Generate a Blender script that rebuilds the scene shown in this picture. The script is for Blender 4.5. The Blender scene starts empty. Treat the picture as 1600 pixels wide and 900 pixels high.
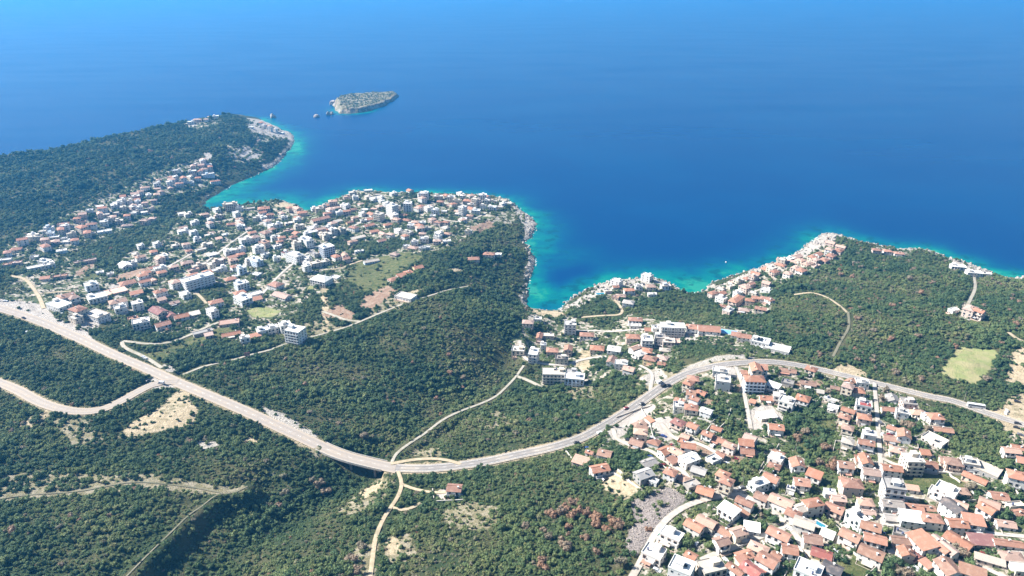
# Aerial view of a wooded coast with coves, villages, a curving road, an island and a blue sea.
import bpy, math, random
import numpy as np
from mathutils import Vector
random.seed(7); RNG = np.random.default_rng(11)
R = math.radians
S = bpy.context.scene
COL = S.collection
# ------------------------------------------------------------------ camera
CAM_H = 350.0; PITCH = R(24.0); FPX = 1142.0
cd = bpy.data.cameras.new('camera'); cam = bpy.data.objects.new('camera', cd); COL.objects.link(cam)
cam.location = (0, 0, CAM_H); cam.rotation_euler = (math.pi/2 - PITCH, 0, 0)
cd.sensor_width = 36; cd.lens = FPX/1600*36; cd.clip_start = 1; cd.clip_end = 90000
S.camera = cam
cp, sp = math.cos(PITCH), math.sin(PITCH)
def rays(px, py):
    """direction (unit forward depth) through photo pixels (1600 x 900)"""
    u = (np.asarray(px, float)-800)/FPX; v = (450-np.asarray(py, float))/FPX
    return np.stack([u, cp + v*sp, -sp + v*cp], -1)
def project(p):
    p = np.asarray(p, float); rel = p - np.array([0, 0, CAM_H])
    dep = rel[..., 1]*cp - rel[..., 2]*sp; up = rel[..., 1]*sp + rel[..., 2]*cp
    dd = np.where(np.abs(dep) < 1e-3, 1e-3, dep)
    return 800 + rel[..., 0]/dd*FPX, 450 - up/dd*FPX, dep
def plane(px, py, z):
    d = rays(px, py); t = (np.asarray(z, float)-CAM_H)/d[..., 2]
    return d[..., :2]*t[..., None]
def P(s): return np.array([[float(a) for a in q.split(',')] for q in s.split()])

# ------------------------------------------------------------------ coast and terrain heights
COAST = P("-900,352 -500,320 -250,292 0,261 60,252 120,238 200,220 250,210 290,202 300,198 340,190 380,184 405,186 420,193 440,203 458,211 460,220 452,235 440,248 425,262 400,274 375,284 350,297 330,309 316,322 326,327 345,324 360,323 375,321 400,317 420,314 445,313 462,319 478,329 488,329 500,323 520,313 540,305 560,298 590,299 620,301 650,301 680,303 710,303 740,303 770,306 795,311 803,319 815,330 830,338 838,348 836,360 830,372 818,378 825,385 833,400 836,412 832,425 826,440 824,455 821,470 824,479 835,484 855,487 875,485 882,476 895,466 910,456 925,449 945,442 965,436 990,437 1010,433 1035,436 1052,445 1065,455 1080,459 1095,457 1105,450 1110,442 1130,436 1160,425 1190,417 1220,410 1245,395 1265,380 1285,366 1300,363 1320,370 1345,377 1375,384 1400,389 1430,389 1460,393 1475,402 1495,406 1520,415 1548,426 1560,435 1580,438 1600,433 1650,440 1800,470 2100,530")
cw = plane(COAST[:, 0], COAST[:, 1], np.zeros(len(COAST)))
cw = np.vstack([[[-3200, 1700]], cw, [[1900, 620], [1900, -900], [-3200, -900]]])
# roughen the shoreline
def subdivide(poly, step, amp, n_fix=3):
    out = []
    for i in range(len(poly)):
        a, b = poly[i], poly[(i+1) % len(poly)]
        L = np.hypot(*(b-a)); n = max(1, int(L/step)) if (abs(a[0]) < 1700 and a[1] > 300 and b[1] > 300) else 1
        nrm = np.array([-(b-a)[1], (b-a)[0]])/max(L, 1e-6)
        for k in range(n):
            out.append(a+(b-a)*k/n + (nrm*RNG.normal(0, amp) if k else 0))
    return np.array(out)
cw = subdivide(cw, 11.0, 1.7)
XS = np.concatenate([np.arange(-1500, -560, 6.0), np.arange(-560, 680, 2.6), np.arange(680, 1301, 6.0)])
YS = np.concatenate([np.arange(-60, 240, 8.0), np.arange(240, 860, 2.6), np.arange(860, 1900, 5.0)])
GX, GY = np.meshgrid(XS, YS)           # [iy, ix]
def inside(poly, x, y):
    r = np.zeros(x.shape, bool)
    for i in range(len(poly)):
        x1, y1 = poly[i]; x2, y2 = poly[i-1]
        if y1 == y2: continue
        c = ((y1 > y) != (y2 > y)) & (x < (x2-x1)*(y-y1)/(y2-y1)+x1)
        r ^= c
    return r
def seg_dist(poly, x, y, closed=True, lim=None):
    best = np.full(x.shape, 1e9)
    for i in range(len(poly) if closed else len(poly)-1):
        a, b = poly[i], poly[(i+1) % len(poly)]
        d = b-a; L2 = d@d+1e-9
        if lim is not None and x.ndim == 2:
            x0, x1 = min(a[0], b[0])-lim, max(a[0], b[0])+lim; y0, y1 = min(a[1], b[1])-lim, max(a[1], b[1])+lim
            i0, i1 = np.searchsorted(XS, [x0, x1]); j0, j1 = np.searchsorted(YS, [y0, y1])
            if i0 == i1 or j0 == j1: continue
            sx, sy = x[j0:j1, i0:i1], y[j0:j1, i0:i1]
            t = np.clip(((sx-a[0])*d[0]+(sy-a[1])*d[1])/L2, 0, 1)
            q = np.hypot(sx-a[0]-t*d[0], sy-a[1]-t*d[1])
            best[j0:j1, i0:i1] = np.minimum(best[j0:j1, i0:i1], q)
        else:
            t = np.clip(((x-a[0])*d[0]+(y-a[1])*d[1])/L2, 0, 1)
            best = np.minimum(best, np.hypot(x-a[0]-t*d[0], y-a[1]-t*d[1]))
    return best
def vnoise(x, y, scale, seed):
    r = np.random.default_rng(seed); T = r.random((256, 256))
    u, v = x/scale, y/scale; i, j = np.floor(u).astype(int), np.floor(v).astype(int)
    fu, fv = u-i, v-j; fu = fu*fu*(3-2*fu); fv = fv*fv*(3-2*fv)
    g = lambda a, b: T[a % 256, b % 256]
    return (g(i, j)*(1-fu)+g(i+1, j)*fu)*(1-fv)+(g(i, j+1)*(1-fu)+g(i+1, j+1)*fu)*fv
def fbm(x, y, scale, seed, octs=4):
    s, a, t = 0, 1, 0
    for o in range(octs):
        s = s + a*vnoise(x, y, scale/2**o, seed+o); t += a; a *= .5
    return s/t                            # 0..1
def sstep(x, a, b):
    t = np.clip((x-a)/(b-a), 0, 1); return t*t*(3-2*t)

CTRL = P("""0,905,72 200,905,68 400,905,58 600,905,64 800,905,76 1000,905,72 1200,905,78 1400,905,82 1600,905,86 -200,905,72 1800,905,88
0,800,66 150,800,66 300,800,60 450,800,50 700,800,60 850,800,66 1000,800,66 1150,800,70 1300,800,72 1450,800,74 1600,800,76
0,690,58 150,690,58 300,690,54 850,720,52 1050,720,60 1200,700,62 1350,700,64 1500,700,66 1600,700,66
-60,468,48 0,482,48 120,528,49 232,578,50 330,620,49 430,664,48 530,712,47 620,733,46 710,729,46 810,712,48 910,684,50 985,642,50 1040,601,50 1120,569,49 1210,566,49 1310,583,50 1410,610,52 1500,632,54 1600,657,58 1750,690,60
100,643,56 0,600,55 100,560,56 
285,585,48 360,562,47 445,536,44 545,510,42 640,470,42 705,451,42 760,440,34 800,420,26
640,560,36 560,620,34 700,520,38 760,520,30 620,640,30 700,610,26 780,560,16 800,500,22 740,480,36
500,600,42 380,610,46 815,600,24 740,660,36 850,640,34 900,590,22 850,545,12 870,515,6 
950,560,22 1000,540,22 1050,505,20 1000,500,18 1100,515,26 1180,530,34 1240,545,40 960,490,12 1060,470,12 980,455,8 1030,448,8 1120,470,12 1180,465,18 1060,560,36 960,620,36
100,480,44 60,430,38 150,430,34 200,480,38 300,500,38 250,440,32 350,440,30 420,480,34 480,440,30 420,400,24 330,380,20 520,400,24 600,420,28 600,370,20 520,350,14 440,345,11 680,360,18 640,330,13 740,340,14 780,325,8 580,315,8 700,400,28 760,380,22 420,330,7
200,370,17 100,400,22 0,420,28 250,345,10 300,335,6 150,375,18
0,272,43 100,252,42 200,225,40 260,207,42 340,187,42 400,190,32 430,200,22 -200,325,45 
0,305,40 100,292,37 200,264,36 280,250,38 350,230,36 400,230,24 0,360,34 100,340,30 200,300,24 280,280,18 330,265,18 60,380,26 
1300,385,14 1250,415,14 1240,450,26 1330,420,26 1400,430,38 1460,420,30 1500,440,34 1400,500,50 1300,500,44 1250,500,40 1500,520,50 1600,480,46 1550,580,54 1600,580,56 1380,395,10 1480,410,12 1530,430,16 1700,500,50 1590,450,22""")
cxy = plane(CTRL[:, 0], CTRL[:, 1], CTRL[:, 2]); cz = CTRL[:, 2]
extra = np.array([[-1400, 0], [-600, 0], [0, 100], [600, 100], [1200, 200], [1300, 600], [-1500, 700], [-1450, 1200]], float)
cxy = np.vstack([cxy, extra]); cz = np.concatenate([cz, [70, 80, 90, 95, 95, 60, 60, 66]])
n = len(cz)
K = np.hypot(cxy[:, None, 0]-cxy[None, :, 0], cxy[:, None, 1]-cxy[None, :, 1])/100
A = np.zeros((n+3, n+3)); A[:n, :n] = -K + np.eye(n)*0.12
A[:n, n] = 1; A[:n, n+1:] = cxy/1000; A[n, :n] = 1; A[n+1:, :n] = cxy.T/1000
sol = np.linalg.solve(A, np.concatenate([cz, [0, 0, 0]]))
H = sol[n] + sol[n+1]*GX/1000 + sol[n+2]*GY/1000
for k in range(n): H -= sol[k]*np.hypot(GX-cxy[k, 0], GY-cxy[k, 1])/100
H = np.clip(H, 1.5, 105)
COASTD = seg_dist(cw, GX, GY, True, 260.0); COASTD = np.minimum(COASTD, 260)
LAND = inside(cw, GX, GY); COASTD = np.where(LAND, COASTD, -COASTD)
H += (fbm(GX, GY, 90, 3)-.5)*13*sstep(COASTD, 15, 90)
H += (fbm(GX, GY, 26, 9)-.5)*4*sstep(COASTD, 10, 50)
g = 0.3 + np.where(COASTD > 0, 0.34*COASTD + 0.5*np.minimum(COASTD, 4), 0.5*COASTD) + (fbm(GX, GY, 9, 21)-.45)*3.2*sstep(COASTD, 0, 8)
kk = 5.0
Z0 = np.where(COASTD > 60, np.minimum(H, g), -kk*np.log(np.exp(-np.clip(H, -50, 150)/kk)+np.exp(-np.clip(g, -50, 150)/kk)))
Z = Z0.copy()
def hgt(x, y, F=None):
    F = Z if F is None else F
    x = np.clip(np.asarray(x, float), XS[0], XS[-1]-.01); y = np.clip(np.asarray(y, float), YS[0], YS[-1]-.01)
    i = np.clip(np.searchsorted(XS, x, side='right')-1, 0, len(XS)-2); j = np.clip(np.searchsorted(YS, y, side='right')-1, 0, len(YS)-2)
    fx = (x-XS[i])/(XS[i+1]-XS[i]); fy = (y-YS[j])/(YS[j+1]-YS[j])
    return (F[j, i]*(1-fx)+F[j, i+1]*fx)*(1-fy)+(F[j+1, i]*(1-fx)+F[j+1, i+1]*fx)*fy
def cast(px, py, up=0.0):
    """world points where photo pixels meet the terrain (raised by up)"""
    d = rays(px, py); up = np.broadcast_to(np.asarray(up, float), d.shape[:1])
    t = np.full(len(d), 150.0); done = np.zeros(len(d), bool); hit = np.full(len(d), 2400.0)
    while t[0] < 2400:
        p = d*t[:, None]; z = CAM_H+p[:, 2]
        below = (z < hgt(p[:, 0], p[:, 1])+up) & ~done
        hit[below] = t[below]; done |= below; t = t+3.0
    lo, hi = hit-3.0, hit.copy()
    for _ in range(12):
        m = (lo+hi)/2; p = d*m[:, None]; b = CAM_H+p[:, 2] < hgt(p[:, 0], p[:, 1])+up
        hi = np.where(b, m, hi); lo = np.where(b, lo, m)
    p = d*hi[:, None]; return np.stack([p[:, 0], p[:, 1], CAM_H+p[:, 2]], -1)

# ------------------------------------------------------------------ roads (photo pixels dropped on the terrain)
ROADS = [  # name, half width, surface, points
 ('main_road', 4.9, 'pale', "-240,408 -140,440 -60,466 0,481 60,501 120,527 180,555 232,577 285,601 330,619 380,641 430,663 480,688 530,710 580,725 620,732"),
 ('main_road', 4.3, 'asphalt', "620,732 665,732 710,728 760,721 810,711 860,699 910,682 950,663 985,640 1010,621 1040,600 1075,583 1120,569 1165,564 1210,566 1260,573 1310,585 1362,597 1410,608 1457,620 1487,627 1535,642 1570,655 1600,664 1660,680 1760,708 1900,750"),
 ('side_road', 4.2, 'pale', "276,597 262,598 248,600 235,603 215,612 190,626 160,638 125,643 95,640 60,627 25,608 -10,594 -60,575 -160,540 -260,505"),
 ('track', 1.35, 'track', "285,585 320,572 360,562 395,553 420,548 445,537 500,523 545,510 575,497 610,483 640,470 675,460 705,451 733,448"),
 ('track', 1.8, 'track', "562,502 540,500 520,492 505,487"),
 ('track', 1.15, 'track', "612,722 618,708 640,692 668,674 690,657 720,641 750,631 775,620 790,606 805,590 818,572"),
 ('track', 1.5, 'sand', "613,724 650,717 690,716 718,724"),
 ('track', 1.3, 'sand', "622,737 629,757 621,778 611,792 598,812 586,840 582,870 577,908"),
 ('track', 1.2, 'sand', "629,757 650,765 680,770 703,768"),
 ('track', 1.2, 'sand', "611,792 628,797 642,794 655,787"),
 ('footpath', .5, 'dirt', "385,762 365,772 338,772 315,790 295,803 270,829 235,861 195,902"),
 ('lane', 1.7, 'lane', "958,672 962,686 990,697 1018,704 1035,717 1050,727 1069,736 1077,748"),
 ('lane', 1.7, 'lane', "1035,664 1052,685 1072,689 1085,690 1116,704 1127,716"),
 ('lane', 1.9, 'lane', "983,908 1000,880 1010,860 1022,835 1040,812 1060,796 1085,784 1120,776 1150,773 1168,778 1190,787 1210,801 1226,816 1240,830 1252,849 1265,864 1276,878 1296,902"),
 ('lane', 1.7, 'lane', "1098,874 1112,867 1145,856 1175,843 1205,832 1235,822"),
 ('lane', 1.5, 'lane', "1366,600 1370,640 1373,680 1376,720 1378,760 1378,800 1380,822"),
 ('lane', 1.5, 'lane', "1380,818 1438,825 1474,826 1510,831 1555,834 1610,838"),
 ('lane', 1.55, 'lane', "1377,715 1400,727 1440,735 1490,736 1524,735"),
 ('lane', 1.5, 'lane', "1150,574 1160,600 1168,640 1173,668"),
 ('lane', 1.55, 'lane', "1380,768 1400,776 1424,778"),
 ('lane', 1.5, 'lane', "1390,862 1440,862 1478,872 1530,884 1570,900"),
 ('lane', 1.55, 'lane', "1016,612 1017,600 1020,588 1016,578 1000,572"),
 ('track', 1.9, 'track', "845,604 825,594 808,588"),
 ('lane', 1.7, 'lane', "812,533 815,556 830,566 858,569 884,571 912,561 946,556"),
 ('lane', 1.5, 'lane', "898,517 930,517 958,519 1000,513 1030,518 1065,524 1090,522"),
 ('track', 1.6, 'sand', "910,496 940,493 975,491 968,476 958,466"),
 ('track', 1.5, 'sand', "1242,461 1270,456 1295,465 1315,480 1325,488"),
 ('track', 1.2, 'dirt', "1325,488 1328,510 1315,530 1302,556"),
 ('track', 1.6, 'track', "1522,432 1525,450 1515,470 1508,484"),
 ('track', 1.8, 'sand', "1577,520 1590,530 1604,534"),
 ('track', 1.9, 'sand', "18,431 40,435 52,450 62,465 68,481"),
 ('track', 1.8, 'track', "340,504 320,512 290,527 265,535 235,537 200,534 190,533 192,541 205,548 228,558 252,574"),
 ('track', 1.6, 'sand', "110,455 85,456 65,459"),
 ('track', 1.6, 'sand', "305,456 316,466 322,474"),
 ('track', 1.6, 'sand', "507,421 530,420 548,413 565,407"),
 ('lane', 1.55, 'lane', "270,447 300,425 335,400 370,372 405,350 440,336 480,336"),
 ('lane', 1.55, 'lane', "400,470 440,425 480,395 520,372 560,348 600,336 650,322 700,318 745,318"),
 ('lane', 1.55, 'lane', "690,343 720,347 742,342 760,332"),
 ('lane', 1.55, 'lane', "216,430 245,425 285,405 330,378"),
 ('footpath', .6, 'dirt', "-20,318 40,304 85,281 130,270 175,262 240,247 300,238"),
 ('footpath', .5, 'dirt', "-20,782 40,773 120,769 170,758 210,752 260,755 310,763 345,770"),
 ('footpath', .6, 'dirt', "0,374 60,345 110,327 160,300 205,276"),
]
def resample(w, step):
    d = np.r_[0, np.cumsum(np.hypot(*np.diff(w[:, :2], axis=0).T))]
    m = max(3, int(d[-1]/step)); s = np.linspace(0, d[-1], m)
    return np.stack([np.interp(s, d, w[:, k]) for k in range(w.shape[1])], -1)
def chaikin(w, it=2):
    for _ in range(it):
        q = w[:-1]*.75+w[1:]*.25; r = w[:-1]*.25+w[1:]*.75
        w = np.vstack([w[:1], np.stack([q, r], 1).reshape(-1, w.shape[1]), w[-1:]])
    return w
roads = []
for nm, hw, surf, pts in ROADS:
    pp = P(pts); w = cast(pp[:, 0], pp[:, 1]); w = resample(chaikin(w), 3.0)
    z = w[:, 2].copy(); kz = max(3, min(21, len(z)//3*2-1)); pad = kz//2
    zz = np.convolve(np.pad(z, pad, mode='edge'), np.ones(kz)/kz, 'valid')[:len(z)] if kz < len(z) else z
    if surf not in ('pale', 'asphalt'): zz = (zz+z)/2
    roads.append([nm, hw, surf, np.column_stack([w[:, :2], zz])])
# ravine carving (after the road heights are known, so that the bridge spans it)
def carve(pts, depth, width, Zin):
    pp = P(pts); w = chaikin(cast(pp[:, 0], pp[:, 1])[:, :2]); d = seg_dist(w, GX, GY, False, width*3)
    return Zin - depth*np.exp(-(d/width)**2)*sstep(COASTD, 5, 60)
ZC = carve("270,915 340,862 400,818 475,784 552,744 600,703 640,668 690,640 740,612 790,578 820,545", 9, 24, Z)
ZC = carve("420,742 385,766 345,782 310,803 270,836 235,867 180,915", 6, 11, ZC)
Z = ZC
RD = np.full(Z.shape, 99.0); RZ = np.zeros(Z.shape); RH = np.zeros(Z.shape); RS = np.zeros(Z.shape)
BR_X = (500, 606)
bridge_pts = []
for nm, hw, surf, w in roads:
    pxs, _, _ = project(w)
    for q, px in zip(w, pxs):
        if surf == 'pale' and nm == 'main_road' and BR_X[0] < px < BR_X[1]:
            bridge_pts.append(q); rad = None
        rr = hw+14
        i0, i1 = np.searchsorted(XS, [q[0]-rr, q[0]+rr]); j0, j1 = np.searchsorted(YS, [q[1]-rr, q[1]+rr])
        if i0 >= i1 or j0 >= j1: continue
        d = np.hypot(GX[j0:j1, i0:i1]-q[0], GY[j0:j1, i0:i1]-q[1])-hw
        better = d < RD[j0:j1, i0:i1]
        RD[j0:j1, i0:i1][better] = d[better]; RS[j0:j1, i0:i1][better] = 1.0 if nm in ('main_road', 'side_road') else .35
        onb = surf == 'pale' and nm == 'main_road' and BR_X[0] < px < BR_X[1]
        RZ[j0:j1, i0:i1][better] = q[2]; RH[j0:j1, i0:i1][better] = 0 if onb else 1
bl = (1-sstep(RD, 2.5, 10.0))*RH*sstep(COASTD, 0, 3)
Z = Z*(1-bl) + (RZ-0.35)*bl
# ------------------------------------------------------------------ helpers: objects, labels, materials
def tag(o, label=None, cat=None, group=None, kind=None):
    for k, v in (('label', label), ('category', cat), ('group', group), ('kind', kind)):
        if v: o[k] = v
    return o
def mesh_obj(name, verts, faces, mats, parent=None, midx=None, smooth=False, color=None):
    me = bpy.data.meshes.new(name); me.from_pydata([tuple(v) for v in verts], [], faces)
    for m in (mats if isinstance(mats, (list, tuple)) else [mats]): me.materials.append(m)
    if midx is not None: me.polygons.foreach_set('material_index', midx)
    if smooth: me.polygons.foreach_set('use_smooth', [True]*len(me.polygons))
    me.update()
    o = bpy.data.objects.new(name, me); COL.objects.link(o)
    if parent is not None: o.parent = parent
    if color is not None: o.color = (*color, 1)
    return o
def grid_mesh(name, X, Y, Zv, mat, keep=None, attrs=None, smooth=True):
    ny, nx = X.shape
    v = np.stack([X, Y, Zv], -1).reshape(-1, 3)
    idx = np.arange(nx*ny).reshape(ny, nx)
    q = np.stack([idx[:-1, :-1], idx[:-1, 1:], idx[1:, 1:], idx[1:, :-1]], -1).reshape(-1, 4)
    if keep is not None:
        kq = keep.reshape(-1)[q].any(1); q = q[kq]
    used = np.zeros(nx*ny, bool); used[q.ravel()] = True
    remap = np.cumsum(used)-1; q = remap[q]; v = v[used]
    me = bpy.data.meshes.new(name)
    me.vertices.add(len(v)); me.vertices.foreach_set('co', v.astype(np.float32).ravel())
    me.loops.add(q.size); me.loops.foreach_set('vertex_index', q.astype(np.int32).ravel())
    me.polygons.add(len(q)); me.polygons.foreach_set('loop_start', np.arange(0, q.size, 4, dtype=np.int32))
    me.polygons.foreach_set('use_smooth', np.ones(len(q), bool)) if smooth else None
    me.materials.append(mat); me.update(calc_edges=True)
    for k, a in (attrs or {}).items():
        at = me.attributes.new(k, 'FLOAT', 'POINT'); at.data.foreach_set('value', a.reshape(-1)[used].astype(np.float32))
    o = bpy.data.objects.new(name, me); COL.objects.link(o); return o
class N:
    """small node-tree builder"""
    def __init__(s, name):
        s.m = bpy.data.materials.new(name); s.m.use_nodes = True; s.t = s.m.node_tree
        for q in list(s.t.nodes): s.t.nodes.remove(q)
        s.out = s.t.nodes.new('ShaderNodeOutputMaterial'); s.b = s.t.nodes.new('ShaderNodeBsdfPrincipled')
        s.t.links.new(s.b.outputs[0], s.out.inputs[0])
    def n(s, typ, ins=None, **kw):
        q = s.t.nodes.new(typ)
        for k, v in kw.items(): setattr(q, k, v)
        for k, v in (ins or {}).items(): s.set(q, k, v)
        return q
    def set(s, q, k, v):
        i = q.inputs[k]
        if hasattr(v, 'is_output'): s.t.links.new(v, i)
        else:
            if isinstance(v, tuple) and len(v) == 3 and i.type == 'RGBA': v = (*v, 1)
            i.default_value = v
    def p(s, **kw):
        for k, v in kw.items(): s.set(s.b, k.replace('_', ' '), v)
    def coord(s, which='Object'): return s.n('ShaderNodeTexCoord').outputs[which]
    def noise(s, vec, scale, detail=4.0, rough=.55, out='Fac'):
        return s.n('ShaderNodeTexNoise', {'Vector': vec, 'Scale': scale, 'Detail': detail, 'Roughness': rough}).outputs[out]
    def math(s, op, a, b=None, c=None, clamp=False):
        q = s.n('ShaderNodeMath', operation=op, use_clamp=clamp); s.set(q, 0, a)
        if b is not None: s.set(q, 1, b)
        if c is not None: s.set(q, 2, c)
        return q.outputs[0]
    def step(s, v, a, b):
        q = s.n('ShaderNodeMapRange', {'Value': v, 'From Min': a, 'From Max': b}, interpolation_type='SMOOTHSTEP'); return q.outputs[0]
    def mix(s, f, a, b, mode='MIX'):
        q = s.n('ShaderNodeMix', data_type='RGBA', blend_type=mode)
        s.set(q, 0, f); s.set(q, 6, a); s.set(q, 7, b); return q.outputs[2]
    def ramp(s, f, stops):
        q = s.n('ShaderNodeValToRGB', {'Fac': f}); e = q.color_ramp.elements
        while len(e) < len(stops): e.new(.5)
        for el, (pos, c) in zip(e, stops): el.position = pos; el.color = (*c, 1)
        return q.outputs[0]
    def attr(s, name, typ='GEOMETRY', out='Fac'):
        return s.n('ShaderNodeAttribute', attribute_name=name, attribute_type=typ).outputs[out]
    def bump(s, h, strength=.5, dist=.2): return s.n('ShaderNodeBump', {'Height': h, 'Strength': strength, 'Distance': dist}).outputs[0]
M = {}
# terrain
q = N('terrain'); c = q.coord()
n1 = q.noise(c, .035, 6); n2 = q.noise(c, .22, 6, .65); n3 = q.noise(c, .9, 5, .7)
scrub = q.mix(q.step(n1, .4, .62), (.035, .055, .022), (.085, .085, .04))
scrub = q.mix(q.step(n2, .55, .72), scrub, (.15, .13, .085))
scrub = q.mix(q.step(n3, .70, .84), scrub, (.22, .20, .16))
town = q.mix(q.step(n2, .4, .58), (.47, .42, .35), (.29, .245, .18))
town = q.mix(q.step(q.noise(c, .11, 5, .6), .43, .53), town, (.075, .10, .038))
town = q.mix(q.step(n3, .5, .75), town, q.mix(.25, town, (.60, .56, .50)))
def layer(base, name, col, lo=.35, hi=.66, amt=1.0):
    f = q.math('ADD', q.attr(name), q.math('MULTIPLY', q.math('SUBTRACT', n3, .5), amt)); f = q.math('ADD', f, q.math('MULTIPLY', q.math('SUBTRACT', n2, .5), amt))
    return q.mix(q.step(f, lo, hi), base, col)
scrub = layer(scrub, 'dry', q.mix(q.step(n2, .4, .65), (.20, .18, .10), (.33, .29, .21)))
col = layer(scrub, 'town', town)
col = layer(col, 'grass', q.mix(q.step(n2, .35, .7), (.07, .095, .03), (.17, .16, .075)))
col = layer(col, 'field', q.mix(q.step(q.noise(c, .08, 5), .4, .65), (.25, .28, .11), (.34, .31, .16)))
col = layer(col, 'sand', q.mix(q.step(n2, .35, .7), (.50, .41, .28), q.mix(q.step(n1, .5, .6), (.36, .29, .18), (.17, .16, .085))))
col = layer(col, 'soil', q.mix(q.step(n2, .35, .7), (.27, .17, .115), (.36, .27, .2)))
col = layer(col, 'pave', q.mix(q.step(n2, .3, .7), (.47, .43, .38), (.39, .35, .31)), amt=.2)
col = layer(col, 'scree', q.mix(q.step(n3, .4, .62), (.31, .27, .25), (.18, .155, .14)), amt=.5)
col = layer(col, 'rock', q.mix(q.step(n3, .42, .66), (.48, .44, .385), (.18, .165, .14)), amt=.75)
wet = q.step(q.n('ShaderNodeSeparateXYZ', {0: q.n('ShaderNodeNewGeometry').outputs['Position']}).outputs[2], .2, 1.5)
col = q.mix(wet, (.10, .12, .10), col)
q.p(Base_Color=col, Roughness=.95, Normal=q.bump(q.math('ADD', n3, n2), .9, 1.4)); q.b.inputs['Specular IOR Level'].default_value = .15
M['terrain'] = q.m
# roads
def road_mat(name, a, b, edge, bumpy=.05, dark=None):
    q = N(name); c = q.coord(); u = q.attr('across')
    n1 = q.noise(c, .5, 6, .65); n2 = q.noise(c, .06, 4)
    col = q.mix(q.step(n1, .35, .7), a, b)
    col = q.mix(q.math('MULTIPLY', q.step(n2, .5, .65), .5), col, edge)
    if dark:   # worn wheel paths
        w = q.math('MULTIPLY', q.step(q.math('ABSOLUTE', q.math('SUBTRACT', q.math('ABSOLUTE', u), .45)), .25, .05), .55)
        col = q.mix(w, col, dark)
    e = q.math('ADD', q.math('ABSOLUTE', u), q.math('MULTIPLY', q.math('SUBTRACT', n1, .5), .9))
    col = q.mix(q.step(e, .70, .98), col, edge)
    q.p(Base_Color=col, Roughness=.9, Normal=q.bump(n1, .3, bumpy)); q.b.inputs['Specular IOR Level'].default_value = .2
    M[name] = q.m
road_mat('pale', (.365, .32, .275), (.31, .27, .232), (.40, .33, .25), dark=(.275, .245, .215))
road_mat('asphalt', (.27, .245, .225), (.22, .205, .19), (.40, .345, .275), dark=(.165, .158, .15))
road_mat('track', (.40, .37, .31), (.31, .28, .22), (.20, .18, .11))
road_mat('sand', (.44, .365, .255), (.34, .27, .18), (.23, .20, .12))
road_mat('lane', (.46, .43, .38), (.37, .34, .30), (.32, .28, .22))
road_mat('dirt', (.16, .15, .10), (.22, .20, .14), (.08, .09, .05))
q = N('road_paint'); q.p(Base_Color=(.75, .74, .7), Roughness=.7); M['paint'] = q.m
# water: the colour belongs to the depth below it
q = N('water'); c = q.coord(); sh = q.attr('shallow')
n1 = q.noise(c, .02, 5, .6); n2 = q.noise(c, .004, 3)
slick = q.step(q.noise(q.n('ShaderNodeMapping', {'Vector': c, 'Rotation': (0, 0, R(-12)), 'Scale': (1, 4.5, 1)}).outputs[0], .0022, 5, .6), .4, .66)
s2 = q.math('ADD', sh, q.math('MULTIPLY', q.math('ADD', q.math('MULTIPLY', q.math('SUBTRACT', n1, .5), 1.5), q.math('MULTIPLY', q.math('SUBTRACT', q.noise(c, .07, 4, .6), .5), 1.3)), q.math('ADD', sh, .015)))
col = q.ramp(s2, [(0, (.0001, .036, .125)), (.25, (.0003, .062, .135)), (.55, (.0006, .115, .138)), (.82, (.002, .165, .138)), (1, (.02, .22, .155))])
col = q.mix(q.math('MULTIPLY', q.step(n2, .45, .6), .22), col, (.0002, .056, .155))
weed = q.math('MULTIPLY', q.step(q.noise(c, .045, 5, .65), .52, .62), q.step(sh, .08, .4))
col = q.mix(q.math('MULTIPLY', weed, .62), col, (.0006, .050, .078))
foam = q.step(q.math('ADD', q.attr('foam'), q.math('MULTIPLY', q.math('SUBTRACT', q.noise(c, .25, 4), .5), 1.3)), .62, .85)
col = q.mix(foam, col, (.62, .66, .65))
mp = q.n('ShaderNodeMapping', {'Vector': c, 'Rotation': (0, 0, R(25)), 'Scale': (1, 2.6, 1)}).outputs[0]
wv = q.math('ADD', q.math('MULTIPLY', q.noise(mp, .05, 5, .6), 1.0), q.math('MULTIPLY', q.noise(mp, .012, 3), 1.5))
q.p(Base_Color=col, Roughness=q.math('ADD', .22, q.math('MULTIPLY', slick, .05)), IOR=1.12, Normal=q.bump(wv, .03, 1.0)); q.b.inputs['Specular IOR Level'].default_value = .5; q.p(Specular_Tint=(.55, .85, 1))
M['water'] = q.m
# generic coloured materials driven by the object's own colour
def objcol(name, rough=.85, spec=.25, var=.25, scale=1.2, bump=0.0):
    q = N(name); c = q.coord(); base = q.n('ShaderNodeObjectInfo').outputs['Color']
    n1 = q.noise(c, scale, 5, .6)
    col = q.mix(q.math('MULTIPLY', q.step(n1, .45, .75), var), base, q.mix(.5, base, (.16, .14, .12)))
    col = q.mix(q.math('MULTIPLY', q.step(q.noise(c, scale*.3, 3), .5, .7), var), col, q.mix(.6, base, (.75, .72, .66)))
    q.p(Base_Color=col, Roughness=rough); q.b.inputs['Specular IOR Level'].default_value = spec
    if bump: q.p(Normal=q.bump(n1, .5, bump))
    M[name] = q.m; return q.m
objcol('wall'); objcol('slab', var=.35, scale=.6); objcol('stone', var=.5, scale=.8, bump=.15); objcol('metal', .45, .5, .08); objcol('bark', .9, .2, .5, 3)
q = N('roof_tile'); c = q.coord(); base = q.n('ShaderNodeObjectInfo').outputs['Color']
wv = q.n('ShaderNodeTexWave', {'Vector': c, 'Scale': 1.1, 'Distortion': .6, 'Detail': 1.0}, wave_type='BANDS', bands_direction='X').outputs['Fac']
wy = q.n('ShaderNodeTexWave', {'Vector': c, 'Scale': .9, 'Distortion': .4}, wave_type='BANDS', bands_direction='Y').outputs['Fac']
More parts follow.
